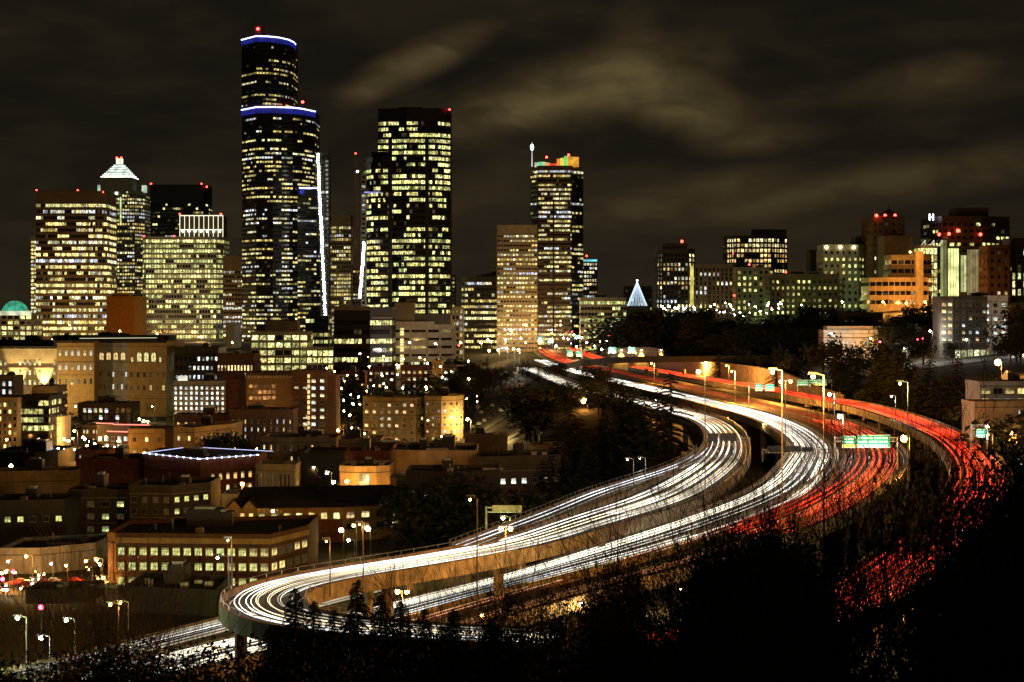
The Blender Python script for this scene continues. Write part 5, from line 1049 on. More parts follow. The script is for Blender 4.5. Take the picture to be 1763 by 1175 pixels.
for px, py, D, k, pw, lb in [(1005, 690, 640, 'o', 60*K, 'large orange glare lamp on its own above the sloping lane'), (684, 631, 860, 'o', 60*K, 'large orange glare lamp over the brick apartments'),
    (1718, 624, 560, 'o', 75*K, 'orange glare lamp on the right hillside above the balcony apartments'), (1763, 612, 640, 'o', 40*K, 'orange hillside lamp at the right edge'),
    (606, 737, 720, 'y', 40*K, 'yellow lamp at the left end of the four storey apartments'), (582, 738, 730, 'o', 30*K, 'orange lit small lamp in the autumn tree beside the yellow lamp'),
    (734, 670, 780, 'y', 20*K, 'white lamp in front of the red brick slope apartments'), (433, 704, 700, 'o', 30*K, 'warm lamp before the lit courtyard opening'),
    (240, 722, 735, 'g', 26*K, 'greenish lamp under the bare trees of the hall, left of the pair'), (254, 726, 735, 'g', 30*K, 'greenish lamp under the bare trees of the hall, right of the pair'),
    (204, 760, 640, 'y', 45*K, 'bright lamp in the busy street under the pink light tubes'), (128, 742, 650, 'o', 80*K, 'orange lamp in the busy street left of the orange shop'), (150, 768, 600, 'o', 60*K, 'orange lamp at the near end of the busy street'),
    (563, 814, 470, 'y', 8*K, 'small pale lamp left of the brick hall yard'), (574, 830, 440, 'y', 8*K, 'small lamp in the bushes left of the brick hall'), (597, 829, 425, 'o', 12*K, 'small orange lamp at the brick hall corner'),
    (615, 842, 415, 'g', 14*K, 'green white lamp before the brick hall'), (664, 838, 420, 'o', 22*K, 'orange lamp right of the brick hall door'), (417, 833, 420, 'o', 8*K, 'small orange lamp on the outlined roof building corner'),
    (30, 1064, 235, 'g', 15*K, 'yellow green lamp lowest at the left, nearest the edge'), (114, 1068, 238, 'g', 15*K, 'yellow green lamp hanging in branches right of the white yard lamp'), (70, 1098, 228, 'w', 16*K, 'white lamp of the lower left yard'),
    (190, 1041, 258, 'o', 7*K, 'small orange lamp of a close pair in the birch branches, left one'), (207, 1038, 258, 'o', 7*K, 'small orange lamp of a close pair in the birch branches, right one'),
    (148, 966, 326, 'o', 22*K, 'orange lamp over the bright lower left street'), (166, 964, 328, 'y', 24*K, 'white yellow lamp over the bright lower left street'), (178, 995, 322, 'o', 14*K, 'lower orange lamp by the bare trunks of the street'),
    (45, 958, 332, 'o', 22*K, 'tall orange lit pole at the left end of the street'), (10, 985, 325, 'o', 14*K, 'orange lamp low at the left end of the street'), (250, 1000, 315, 'o', 10*K, 'orange lamp hidden by branches before the classroom wall'), (300, 1010, 312, 'o', 8*K, 'faint orange lamp in the bushes before the classrooms'),
    (1431, 574, 830, 'w', 30*K, 'white lamp before the low white hill house'), (1499, 583, 835, 'o', 26*K, 'orange lamp right of the low white hill house'), (1601, 570, 800, 'w', 40*K, 'white lamp on the side street of the hill'),
    (1664, 585, 770, 'w', 26*K, 'white lamp before the glazed ground floor'), (1556, 600, 790, 'w', 20*K, 'white lamp left of the hill side street'), (1750, 590, 770, 'w', 20*K, 'white lamp right of the pale hill apartments'),
    (1700, 735, 405, 'y', 14*K, 'yellow lamp below the orange lit wall at the right edge'), (1740, 745, 400, 'o', 18*K, 'orange lamp low at the right edge')]:
    lamp(px, py, D, k, pw*((.42 if k == 'o' else (.3 if 'hill' in lb else .1)) if D > 300 else .5), lb, None, head=(1.0 if 'glare' in lb else .45) if D > 350 else .27, h=None if (D > 300) else 7)
G2 = 'lamps around the car park'
for px, py, D in ((805, 722, 690), (843, 717, 760), (872, 714, 800), (907, 712, 830), (913, 724, 770), (961, 725, 760), (861, 750, 640), (917, 749, 650)):
    lamp(px, py, D, 'y', 34*K, 'yellow white lamp on a short pole at the car park and lane', G2, h=6)
G3 = 'added lamps between the downtown towers'
for px, py, D, k, pw in [(120, 560, 1640, 'y', 900), (90, 585, 1560, 'o', 900), (150, 585, 1600, 'y', 700), (270, 575, 1700, 'y', 600), (345, 580, 1700, 'y', 600), (206, 570, 1340, 'o', 450), (30, 588, 1440, 'y', 500), (400, 590, 1440, 'y', 90), (480, 592, 1080, 'y', 120),
    (585, 560, 1850, 'y', 500), (705, 590, 1040, 'y', 80), (750, 592, 1040, 'y', 60), (880, 570, 1400, 'y', 260), (905, 560, 1380, 'y', 260), (950, 574, 1420, 'o', 160), (965, 560, 1420, 'y', 160), (840, 585, 1420, 'y', 160), (1040, 575, 1350, 'y', 180), (1230, 525, 1400, 'y', 120),
    (1300, 528, 1290, 'g', 160), (1380, 525, 1200, 'g', 130), (1450, 520, 1190, 'g', 100)]:
    lamp(px, py, D, k, pw*K*.10, 'added lamp lighting the front of a downtown tower', G3)  # lamps added at street level to brighten the tower fronts
for px, py, D, pw, lb in [(1520, 520, 1110, 330, 'orange lamp before the stepped hospital wing, left'), (1560, 522, 1110, 330, 'orange lamp before the stepped hospital wing, middle'), (1592, 520, 1112, 260, 'orange lamp before the stepped hospital wing, right'), (1567, 434, 1140, 60, 'orange roof lamp on the hospital balconies'),
    (1712, 512, 1090, 60, 'orange lamp at the foot of the red brown hospital block'), (1680, 512, 1170, 40, 'orange lamp between the hospital shafts')]:
    lamp(px, py, D, 'o', pw*K*.13, lb)
for px, py, D, pw, lb in [(35, 668, 860, 300, 'lamp washing the left glowing bay of the stone hall'), (78, 668, 860, 300, 'lamp washing the right glowing bay of the stone hall'), (130, 700, 840, 70, 'added wash lamp before the long brick hall'), (262, 700, 835, 55, 'added wash lamp before the hall front with three arches'), (192, 705, 850, 16, 'added wash lamp before the hall front with four arches'),
    (5, 790, 615, 60, 'orange lamp at the foot of the orange square windowed block'), (85, 715, 735, 40, 'orange lamp behind the dark glass block'), (250, 790, 585, 24, 'added wash lamp before the left pale walk up'), (350, 790, 575, 28, 'added wash lamp before the right pale walk up'), (60, 866, 470, 14, 'added wash lamp before the cream row'),
    (760, 752, 670, 20, 'added wash lamp at the foot of the golden apartment wing'), (650, 756, 680, 10, 'added wash lamp at the foot of the dim apartment wing'), (800, 828, 425, 16, 'orange lamp at the right end of the glowing warehouse'), (716, 835, 430, 5, 'orange lamp at the warehouse corner'), (945, 800, 500, 14, 'orange lamp by the orange sheds'),
    (1700, 748, 390, 26, 'orange lamp before the yellow orange wall at the right edge'), (540, 805, 520, 7, 'added wash lamp before the two storey school'), (340, 745, 725, 12, 'added wash lamp before the grid windowed block'), (470, 880, 375, 4, 'added wash lamp before the gabled apartments'), (600, 930, 350, 4, 'added wash lamp by the apartments with brick facing'), (300, 930, 370, 4, 'added wash lamp before the long dark apartment row'), (700, 690, 780, 16, 'added wash lamp on the brick apartment slope')]:
    lamp(px, py, D, 'o' if 'orange' in lb or 'glow' in lb and 'stone' not in lb else 'y', pw*K*(.11 if ('hall' in lb or 'orange' in lb or 'golden' in lb) else .015), lb, head=.3)  # lamps added to wash the fronts they stand by with light
# traffic lights and red glares
def signal(px, py, D, lb, col='r', h=5):
    x = X(px, D); z = Z(py, D); root = thing('traffic_light', lb, 'traffic light', (x, D, z-h)); m = MB(); m.tube((0, 0, -1.5), (0, 0, h), .1, .08, dmetal, 5); m.build('pole', root)
    m = MB(); m.box(-.3, .3, -.2, .2, h-1, h+.6, black); o = m.build('housing', root)
    for i, c in enumerate((RED_S, None, None) if col == 'r' else (None, None, LAMP_G)):
        m = MB(); m.ball((0, -.24, h+.3-i*.5), .2 if not c else .38, c or black, 6, 4); m.build('lens', o)
    return root
for a in [(1515, 590, 780, 'red traffic light on the hill street left of the side street'), (1580, 586, 775, 'red traffic light on the hill street, left of the close pair'), (1589, 585, 775, 'red traffic light on the hill street, right of the close pair'), (5, 1000, 320, 'magenta red traffic light nearest the left edge'), (24, 987, 324, 'small red traffic light before the lower left street'),
    (71, 1049, 262, 'dark red signal over the lower left yard'), (790, 596, 1000, 'red light beside the white glare left of the freeway end', 'r', 7), (1048, 580, 1150, 'left red light of the cluster above the amber wall', 'r', 9), (1060, 578, 1150, 'right red light of the cluster above the amber wall', 'r', 9), (975, 574, 1500, 'red light high over the far end of the freeway', 'r', 9), (985, 572, 1500, 'second red light high over the far end of the freeway', 'r', 9), (1328, 531, 1200, 'red light low on the wooded hill below the pale blocks')]:
    signal(*a)
G4 = 'distant lamps at the far end of the freeway'
R = random.Random(11)
for px, py, D in [(793, 590, 1000), (842, 604, 960), (872, 600, 1000), (884, 601, 1010), (893, 602, 1020), (858, 603, 1010), (897, 583, 1300), (905, 590, 1250), (957, 596, 1200), (992, 596, 1150), (1036, 602, 1050), (1024, 596, 1150), (970, 582, 1500), (978, 584, 1500), (1033, 588, 1120), (1045, 586, 1130), (930, 580, 1550), (946, 577, 1600), (1001, 582, 1400), (870, 585, 1300), (845, 588, 1250), (828, 590, 1300), (1010, 590, 1250), (950, 584, 1450), (988, 577, 1500)]:
    lamp(px, py, D, R.choice('ywyo'), 25*K if R.random() < .45 else 0, 'small bright lamp where the freeway meets downtown', G4, head=.62, h=11, arm=.6)
G5 = 'small lamps along the hospital hill'
for i in range(46):
    px = R.uniform(1138, 1345); py = R.uniform(521, 546) if px > 1200 else R.uniform(528, 534); lamp(px, py, R.uniform(1130, 1180), R.choice('wwygw'), 0, 'tiny street lamp on the crest of the wooded hill', G5, head=R.uniform(.2, .5), h=6, arm=.3)
G7 = 'small amber lamps in the gaps between the lower town blocks'
def in_building(x, y):
    for root, poly, H, g, O, D in BLD.values():
        xs = [p[0]+O.x for p in poly]; ys = [p[1]+O.y for p in poly]
        if min(xs)-6 < x < max(xs)+6 and min(ys)-8 < y < max(ys)+3: return True
    return False
n_ = 0
while n_ < 46:
    D = R.uniform(345, 760); px = R.uniform(0, 640); x = X(px, D)
    if in_building(x, D): continue
    n_ += 1; k = R.choice('ooyoyw'); lamp(px, HY+(CZ-ground(x, D)-6.5)*F/D, D, k, R.uniform(.35, 1.0)*K, 'small lamp standing in a gap between the dark blocks of the lower town', G7, head=R.uniform(.3, .6), arm=.6)
G6 = 'small lamps among the town blocks'
for i in range(100):
    px = R.uniform(560, 830); py = R.uniform(602, 725)
    if i > 50: px, py = R.uniform(100, 215), R.uniform(750, 778)
    if i > 72: px, py = R.uniform(0, 185), R.uniform(965, 1020)
    D = 830-(py-600)*1.2 if i <= 50 else (640-(py-750)*1.5 if i <= 72 else 330-(py-965)*.3)
    lamp(px, py, D, R.choice('ywyoy'), 0, 'small lamp among the blocks of the lower town', G6, head=R.uniform(.16, .46)*(1 if i <= 72 else .5), h=4, arm=.3)

for px, py, D, k, pw, lb in [(372, 1120, 224, 'o', 3, 'orange lamp at the foot of the hairpin column'), (1475, 1000, 262, 'y', 60, 'added amber lamp hidden low behind the bare trunks at the lower right'), (1170, 1015, 300, 'y', 30, 'added amber lamp hidden under the freeway behind bare branches'), (1540, 1060, 215, 'o', 24, 'orange lamp low among the black evergreens on the right'),
    (1000, 1040, 255, 'y', 9, 'added amber lamp hidden beneath the tail light streaks'), (830, 1060, 245, 'o', 9, 'orange lamp under the freeway by the near pointed conifers'), (1420, 1050, 200, 'y', 6, 'added amber lamp lowest behind the near evergreens')]:
    lamp(px, py, D, k, pw*K, lb, head=.25, h=5)  # amber lamps added to light the ground under the freeway gold
# ---------------------------------------------------------------- signs
def sign_gantry(label, D, posts, beam_py, panels, back=False, base=None, lit=True, power=900):
    if back: power = 0
    """posts: pixel columns; panels: (x0, x1, y0, y1, yellow_strip)"""
    x0 = posts[0]; z0 = Z(beam_py, D); g = base if base is not None else ground(X(x0, D), D)
    root = thing('sign_gantry', label, 'road sign', (X(x0, D), D, g)); O = root.location
    for px in posts: m = MB(); x = X(px, D)-O.x; m.tube((x, 0, 0), (x, 0, z0-g+.6), .22, .18, metal, 6); m.build('post', root)
    xs = [X(p, D)-O.x for p in posts]+[X(a, D)-O.x for p in panels for a in p[:2]]
    m = MB(); za = z0-g; lo, hi = min(xs), max(xs)
    for dz in (-.4, .4): m.tube((lo, 0, za+dz), (hi, 0, za+dz), .09, .09, metal, 4)
    n = max(2, int((hi-lo)/1.6))
    for i in range(n): a, b = lo+(hi-lo)*i/n, lo+(hi-lo)*(i+1)/n; m.tube((a, 0, za-.4 if i % 2 else za+.4), (b, 0, za+.4 if i % 2 else za-.4), .05, .05, metal, 3)
    m.build('beam', root)
    for k, (xa, xb, ya, yb, strip) in enumerate(panels):
        a = X(xa, D)-O.x; b = X(xb, D)-O.x; t = Z(ya, D)-g; u = Z(yb, D)-g; m = MB(); m.box(a, b, -.35, -.2, u, t, dmetal if back else signg); p = m.build('sign_panel', root)
        if not back:
            w = MB(); bd = .07
            for q in ((a, b, t-bd, t), (a, b, u, u+bd)): w.box(q[0], q[1], -.365, -.352, q[2], q[3], paint)
            rws = max(1, int((t-u)/.75)); Rr = random.Random(int(xa))
            for r_ in range(rws):           # rows of illegible white lettering
                z = t-.2-(r_+.75)*(t-u-.3)/rws; x = a+.3
                while x < b-.5: l = Rr.uniform(.12, .3); w.box(x, x+l, -.365, -.352, z, z+.32, paint); x += l+Rr.choice((.09, .09, .3))
            if strip: w.box(a+.1, b-.1, -.375, -.366, u+.08, u+.08+(t-u)*.25, emat('exit_strip', (1, .75, .08), .7) if False else pmat('yellow_sign_face', (.75, .5, .03), .5, noise=.1))
            w.build('lettering', p)
        else:
            w = MB(); n = max(2, int((b-a)/.7))
            for i in range(n+1): x = a+(b-a)*i/n; w.box(x-.05, x+.05, -.2, -.08, u, t, metal)
            w.build('stiffener', p)['kind'] = 'stuff'
    if lit and power:
        a = min(X(p[0], D) for p in panels)-O.x; b = max(X(p[1], D) for p in panels)-O.x; u = min(Z(p[3], D) for p in panels)-g
        m = MB(); m.box(a, b, -2.0, -1.7, u-.7, u-.5, dmetal); m.build('sign_light', root)
        ld = bpy.data.lights.new('bulb', 'AREA'); ld.shape = 'RECTANGLE'; ld.size = max(1, b-a); ld.size_y = .3; ld.energy = power; ld.color = (.9, 1, .85)
        lo = bpy.data.objects.new('bulb', ld); COL.objects.link(lo); lo.parent = root; lo.location = ((a+b)/2, -1.9, u-.4); lo.rotation_euler = (math.radians(155), 0, 0)
    return root
sign_gantry('large teal green overhead signs, three panels over the red streaks', 378, (1437, 1545), 757, [(1475, 1532, 749, 771, 0), (1476-26, 1497-26+3, 750, 772, 0), (1452-1-26+0, 1446, 751, 770, 0)][:1]+[(1449, 1472, 751, 771, 1)], base=26, power=1300)
sign_gantry('pair of small green signs with yellow bottom strips by the tall orange pole', 600, (1290,), 667, [(1300, 1312, 661, 673, 1), (1318, 1333, 662, 673, 1)], base=28.5, power=900)
sign_gantry('long dark green sign on the hillside edge of the farthest carriageway', 690, (1373, 1432), 657, [(1371, 1392, 654, 664, 0), (1393, 1423, 653, 664, 1)], base=29, power=500)
sign_gantry('left green sign on the amber lit wall', 985, (1047,), 603, [(1047, 1061, 598, 608, 0)], base=30, power=1500)
sign_gantry('right green sign with a yellow tab on the amber lit wall', 985, (1095,), 603, [(1081, 1094, 598, 608, 1)], base=30, power=1500)
sign_gantry('small dark sign with a yellow green foot amid the far red fan', 1120, (976,), 608, [(977, 986, 603, 613, 1)], base=31, power=700)
sign_gantry('bright yellow green sign right of the small dark sign', 1120, (1002,), 608, [(992, 1002, 604, 614, 1)], base=31, power=900)
sign_gantry('far green sign over the left edge of the red fan', 1500, (930,), 582, [(922, 934, 578, 589, 0)], base=34, power=2500)
sign_gantry('far green sign right of the first one over the red fan', 1480, (952,), 586, [(943, 953, 583, 590, 0)], base=34, power=2200)
sign_gantry('far pale yellow sign left of the red fan', 1500, (908,), 583, [(902, 909, 578, 587, 1)], base=34, power=2200)
sign_gantry('farthest green white sign above the centre of the red fan', 1500, (1000,), 580, [(989, 999, 577, 584, 0)], base=34, power=2500)
sign_gantry('small green signs on the sloping lane', 760, (1030,), 716, [(1014, 1021, 713, 719, 0), (1022, 1029, 713, 719, 0)], base=11, power=900)
sign_gantry('green sign behind bare branches at the right edge', 385, (1672, 1700), 735, [(1679, 1697, 739, 753, 0)], base=28, power=500)
sign_gantry('overhead gantry over the inner curve with dark sign backs', 447, (1212, 1291), 757, [(1219, 1236, 746, 763, 0), (1240, 1268, 746, 763, 0)], back=True, base=26.5)
sign_gantry('long truss gantry over the outer curve with dark sign backs', 408, (1313, 1426), 777, [(1322, 1344, 768, 778, 0), (1348, 1379, 768, 778, 0), (1380, 1399, 770, 778, 0)], back=True, base=26)
r = sign_gantry('amber lit back of a wide overhead sign left of the viaduct', 300, (837,), 878, [(848, 898, 870, 880, 0)], back=True, base=20)
for ch in r.children:
    if ch.name.startswith('sign_panel'): ch.data.materials[0] = beige
lamp(866, 892, 292, 'g', 3*K, 'green white lamp just under the wide overhead sign', None, head=.3, h=3)

# ---------------------------------------------------------------- parked cars
def make_car(col):
    root = thing('parked_car', None, 'car'); bm_ = pmat('car_paint_'+col[0], col[1], .35, .2, noise=.05, spec=.6); m = MB()
    prof = [(-2.1, .45), (-2.15, .8), (-1.6, .98), (-1.0, 1.02), (-.5, 1.42), (.75, 1.44), (1.5, 1.05), (2.1, .98), (2.15, .5)]
    for s in (1,):
        n = len(m.v)
        for y in (-.85, .85): m.v += [(x, y*(.86 if z > 1.2 else 1), z) for x, z in prof]
        k = len(prof); mi = m.mi(bm_)
        for i in range(k): j = (i+1) % k; m.f.append((n+i, n+j, n+k+j, n+k+i)); m.m.append(mi); m.c.append((0, 0, 0))
        m.f.append(tuple(range(n+k-1, n-1, -1))); m.f.append(tuple(range(n+k, n+2*k))); m.m += [mi, mi]; m.c += [(0, 0, 0)]*2
    m.build('body', root)
    g = MB(); 
    for y in (-.80, .80): g.face([(-.85, y*1.04, 1.05), (1.25, y*1.04, 1.08), (.7, y*.94, 1.38), (-.45, y*.94, 1.37)], black)
    g.build('side_window', root)
    w = MB(); w.tube((0, -.1, 0), (0, .1, 0), .32, .32, black, 10); me = w.mesh('wheel')
    for x in (-1.35, 1.35):
        for y in (-.82, .82): link('wheel', me, root, (x, y, .32))
    return root
protos = [make_car(c) for c in (('silver', (.5, .5, .5)), ('dark', (.03, .03, .035)), ('red', (.25, .03, .02)), ('white', (.7, .7, .68)))]
def copy_tree(o, parent=None):
    c = o.copy(); COL.objects.link(c); c.parent = parent
    for ch in list(o.children): copy_tree(ch, c)
    return c
used = set(); R = random.Random(5)
def park(x, y, rz, label, group):
    k = R.randrange(4); o = protos[k] if k not in used else copy_tree(protos[k]); used.add(k)
    o.location = (x, y, ground(x, y)+.35); o.rotation_euler = (0, 0, rz); o['label'] = label; o['group'] = group
for row in range(4):
    for i in range(9):
        D = 715+row*38; px = 815+i*9.5+row*4; park(X(px, D), D, PI/2+R.gauss(0, .05), 'car parked in a row under the car park lamps', 'cars parked in the car park')
for i in range(10):
    park(X(20+i*18, 322), 322+R.uniform(-1, 7), R.gauss(0, .06), 'car standing on the bright lower left street', 'cars on the lower left street')
for k in range(4):
    if k not in used: protos[k].location = (X(830+k, 880), 880, ground(X(830, 880), 880)+.3); protos[k]['label'] = 'car parked alone at the far end of the car park'

# ---------------------------------------------------------------- trees
def bare_tree_mesh(seed, H=22, mat=bark, dens=1., spread=.5):
    R = random.Random(seed); tr, cr = MB(), MB(); cnt = [0]
    def grow(p, d, L, r, lv):
        k = 6 if lv == 0 else (4 if lv < 2 else (3 if lv < 4 else 2)); seg = L/k; pts = [(p, r)]
        for i in range(k):
            d = (d+Vector((R.gauss(0, .10), R.gauss(0, .10), R.gauss(.04, .06)))).normalized(); p = p+d*seg; r2 = r*(1-.55*(i+1)/k) if lv else r*(1-.72*(i+1)/k); pts.append((p, r2))
            if lv < 5:
                nb = (2 if i > 1 else 0) if lv == 0 else ((2 if R.random() < .4*dens else 1) if lv < 3 else (1 if R.random() < (.75, .25)[lv-3]*dens else 0))
                if lv == 0 and i == k-1: nb = 4
                for _ in range(nb):
                    a = R.uniform(0, 2*PI); u = d.orthogonal().normalized(); u.rotate(__import__('mathutils').Quaternion(d, a)); sp = R.uniform(.3, .68)*(spread+.5)
                    nd = (d*math.cos(sp)+u*math.sin(sp)); nd.z += .12; nd.normalize()
                    grow(p, nd, L*R.uniform(.48, .72) if lv else H*R.uniform(.22, .36), max(.013, r2*R.uniform(.42, .66)), lv+1)
        tgt = tr if lv == 0 else cr
        for (a, ra), (b, rb) in zip(pts, pts[1:]): tgt.tube(a, b, ra, rb, mat, 6 if lv == 0 else (4 if lv < 2 else 3), caps=False)
        cnt[0] += k
    grow(Vector((0, 0, -.5)), Vector((R.gauss(0, .05), R.gauss(0, .05), 1)).normalized(), H*.62, H*.015+.05, 0)
    return tr.mesh('trunk'), cr.mesh('crown')
def conifer_mesh(seed, H=24, n=70, leafy=26, wid=.19, lf=1.):
    R = random.Random(seed); tr, cr = MB(), MB(); tr.tube((0, 0, -1), (0, 0, H*.97), H*.015, .03, bark, 6, caps=False)
    for i in range(n):
        t = (i+.5)/n; z = H*(.1+.9*t); L = H*wid*(1-t)**.8*R.uniform(.5, 1.3)+.25; a = i*2.4+R.uniform(-.4, .4); dr = -.12-.28*(1-t); up = R.uniform(-.04, .16)
        d = Vector((math.cos(a), math.sin(a), dr+up)); cr.tube((0, 0, z), tuple(Vector((0, 0, z))+d*L), .05, .015, bark, 3, caps=False)
        for j in range(leafy):
            s = (j+1)/leafy; c = Vector((0, 0, z))+d*L*s+Vector((0, 0, -.25*L*s*s)); w = (.15+.3*L*(1-s*.7))*R.uniform(.5, 1)*lf; sd = Vector((-d.y, d.x, 0))*(1 if j % 2 else -1); tip = c+sd*w+d*w*.5+Vector((0, 0, -.25*w)); q = c+d*.16*L*lf
            cr.face([tuple(c), tuple(q), tuple(tip)], leaf); cr.face([tuple(c+Vector((0, 0, .1))), tuple(tip*.5+c*.5+Vector((0, 0, -.3-.1*w))), tuple(q)], leaf)
    return tr.mesh('trunk'), cr.mesh('crown')
def broad_mesh(seed, H=14, n=900, s=.55, w=.42):
    R = random.Random(seed); tr, cr = MB(), MB(); tr.tube((0, 0, -1), (0, 0, H*.6), H*.022, H*.01, bark, 6, caps=False)
    cl = []
    for i in range(16):
        a = R.uniform(0, 2*PI); r_ = H*w*math.sqrt(R.random())*.8; z = H*R.uniform(.28, .86); f = 1-abs(z/H-.52)*1.1; cl.append((Vector((math.cos(a)*r_*f, math.sin(a)*r_*f, z)), H*R.uniform(.11, .2)))
        tr.tube((0, 0, H*R.uniform(.2, .5)), tuple(cl[-1][0]), H*.007, .03, bark, 4, caps=False)
    for i in range(n):
        c, rr = R.choice(cl); v = Vector((R.gauss(0, 1), R.gauss(0, 1), R.gauss(0, 1))).normalized()*rr*R.uniform(.55, 1.05); p = c+v; u = Vector((R.gauss(0, 1), R.gauss(0, 1), R.gauss(0, .7))).normalized()*s*R.uniform(.5, 1.2); t = u.orthogonal().normalized()*s*R.uniform(.3, .8)
        cr.face([tuple(p-u), tuple(p+t), tuple(p+u), tuple(p-t*.6)], leaf2)
    return tr.mesh('trunk'), cr.mesh('crown')
BARE = [bare_tree_mesh(s, 22, dens=1.0, spread=sp) for s, sp in ((1, .35), (2, .5), (3, .45), (4, .6))]
SPARSE = [bare_tree_mesh(s, 22, dens=.5, spread=sp) for s, sp in ((21, .45), (22, .6), (23, .35))]
BIRCH = [bare_tree_mesh(9, 22, bark_w, .62, .2)]
CON = [conifer_mesh(s, 24) for s in (1, 2, 3)]
CONN = [conifer_mesh(s, 24, 420, 18, .2, .4) for s in (7, 8)]
BRO = [broad_mesh(s, 14) for s in (1, 2, 3)]; BRON = [broad_mesh(s, 14, 14000, .13, .42) for s in (5, 6)]
def top_of(pair):
    z = sorted(v.co.z for me in pair for v in me.vertices); return z[int(len(z)*.985)]
BH = {me[1].name: top_of(me) for L_ in (BARE, SPARSE, BIRCH, CON, CONN, BRO, BRON) for me in L_}
RT = random.Random(77)
def tree(kinds, px, top, D, label, group, name=None, cat='tree', wide=1., g=None, lean=0.):
    x = X(px, D); gz = ground(x, D) if g is None else g; h = Z(top, D)-gz
    if h < 2: return
    tr, cr = RT.choice(kinds); s = h/BH[cr.name]
    nm = name or ('conifer' if kinds in (CON, CONN) else ('bare_tree' if kinds in (BARE, BIRCH, SPARSE) else 'leafy_tree'))
    root = thing(nm, label, cat, (x, D, gz), RT.uniform(0, 6.28), group); sw = min(s*wide, s*3); root.scale = (sw, sw, s)
    if lean: root.rotation_euler[0] = lean
    a = link('trunk', tr, root); b = link('crown', cr, root); return root
GA = 'dark trees between the town and the freeway'
for i in range(34):      # the dark wood left of the far freeway
    px = RT.uniform(775, 1000); t = (px-775)/225; D = RT.uniform(820, 1000) if px < 960 else RT.uniform(880, 980); top = 606+RT.uniform(0, 40)+t*14+(12 if px < 830 else 0); tree(RT.choice((BRO, BRO, CON)), px, top, D, 'dark tree in the wood left of the far end of the freeway', GA, wide=1.5)
for i in range(22):
    px = RT.uniform(790, 960); tree(BRO, px, RT.uniform(648, 682), RT.uniform(925, 990), 'dark tree in the wood left of the far end of the freeway', GA, wide=1.4)
for i in range(26):
    px = RT.uniform(895, 1075); tree(RT.choice((BRO, BRO, CON)), px, RT.uniform(650, 682)+(1075-px)*.04, RT.uniform(600, 690), 'dark tree between the sloping lane and the white streaks', 'dark trees above the sloping lane', wide=1.5)
for i in range(14):
    px = RT.uniform(1000, 1065); D = RT.uniform(735, 790)+((px-1000)*-.5); tree(RT.choice((CON, BRO)), px, RT.uniform(626, 655), D, 'dark tree standing before the overpass', 'dark trees before the overpass', wide=1.1)
GB = 'tall conifers inside the bend of the freeway'
for px, top, D in [(1155, 667, 500), (1132, 690, 520), (1110, 697, 505), (1090, 690, 530), (1143, 720, 470), (1120, 740, 450), (1098, 745, 460), (1075, 715, 520), (1060, 740, 470), (1040, 722, 500), (1018, 745, 470), (1000, 728, 480), (985, 732, 470), (968, 760, 450), (1152, 760, 455), (1135, 785, 440), (1105, 790, 430), (1080, 790, 425), (1050, 785, 430), (1025, 790, 425), (1000, 795, 420), (975, 790, 420), (950, 790, 430), (935, 800, 425), (1120, 800, 420), (1045, 700, 560), (960, 745, 480), (1160, 790, 440), (1010, 770, 450)]:
    tree(CON, px, top-(22 if px > 1050 else 8), D, 'tall dark conifer crowding the inner side of the freeway bend', GB, wide=1.7)
for i in range(34):
    px = RT.uniform(690, 1010); top = RT.uniform(825, 868)+(10 if px < 760 else 0); D = RT.uniform(330, 390) if px < 900 else RT.uniform(345, 400); tree(RT.choice((BRO, BRO, CON)), px, top, D, 'dark leafy tree in the black grove behind the viaduct', 'trees of the black grove behind the viaduct', wide=1.3)
for i in range(9): tree(BRO, 860+i*17, 862-i*2+RT.uniform(-6, 6), 325+i*4, 'dark leafy tree in the black grove behind the viaduct', 'trees of the black grove behind the viaduct', wide=1.3)
for px, top, D in ((112, 718, 690), (122, 712, 700), (355, 758, 560), (372, 750, 555), (388, 745, 560), (405, 750, 545), (425, 757, 540), (232, 690, 745), (250, 685, 750), (268, 690, 745), (285, 700, 742)):
    if px in (232, 250, 268, 285): tree(BARE, px, top, D, 'bare tree over the pair of greenish lamps by the hall', 'bare trees by the hall')
    else: tree(BRO, px, top, D, 'round dark tree between the lit town blocks', 'dark trees between the town blocks')
for px, top, D in ((590, 650, 800), (600, 660, 790), (612, 690, 750), (575, 690, 750), (640, 665, 770), (655, 668, 765), (700, 660, 780), (720, 668, 770), (765, 650, 790), (790, 650, 780), (810, 655, 770), (565, 720, 730), (592, 712, 732), (800, 640, 810), (748, 668, 760)):
    tree(BRO, px, top, D, 'dark tree on the slope of brick apartments', 'dark trees on the apartment slope', wide=1.2)
tree(BRO, 572, 721, 718, 'small round tree glowing orange beside a street lamp', None)
for px in (548, 795): tree(CON, px, 812 if px > 600 else 815, 400, 'small pointed conifer before the glowing brick wall' if px > 600 else 'small dark conifer in the yard left of the brick hall', None)
GC = 'trees of the dark hill right of the freeway'
for i in range(92):
    px = RT.uniform(1058, 1505); t = (px-1058)/447
    top = 533+10*t if px > 1090 else 548-(px-1058)*.4
    if px > 1330: top = 540-14*math.sin((px-1330)/170*PI)
    D = RT.uniform(980, 1100); top += RT.uniform(-4, 40); D -= (top-530)*2.5
    if px < 1200: D = RT.uniform(1025, 1120)
    tree(RT.choice((BRO, BRO, CON)), px, top, D, 'dark tree in the wood on the hill above the amber wall', GC, wide=1.6)
_R1 = [(CX+p[0]*F/p[1], p[1], p[3]) for p in ROADS['red_far'] if p[1] > 345]
def r1D(px): return min(_R1, key=lambda t: abs(t[0]-px))[1]
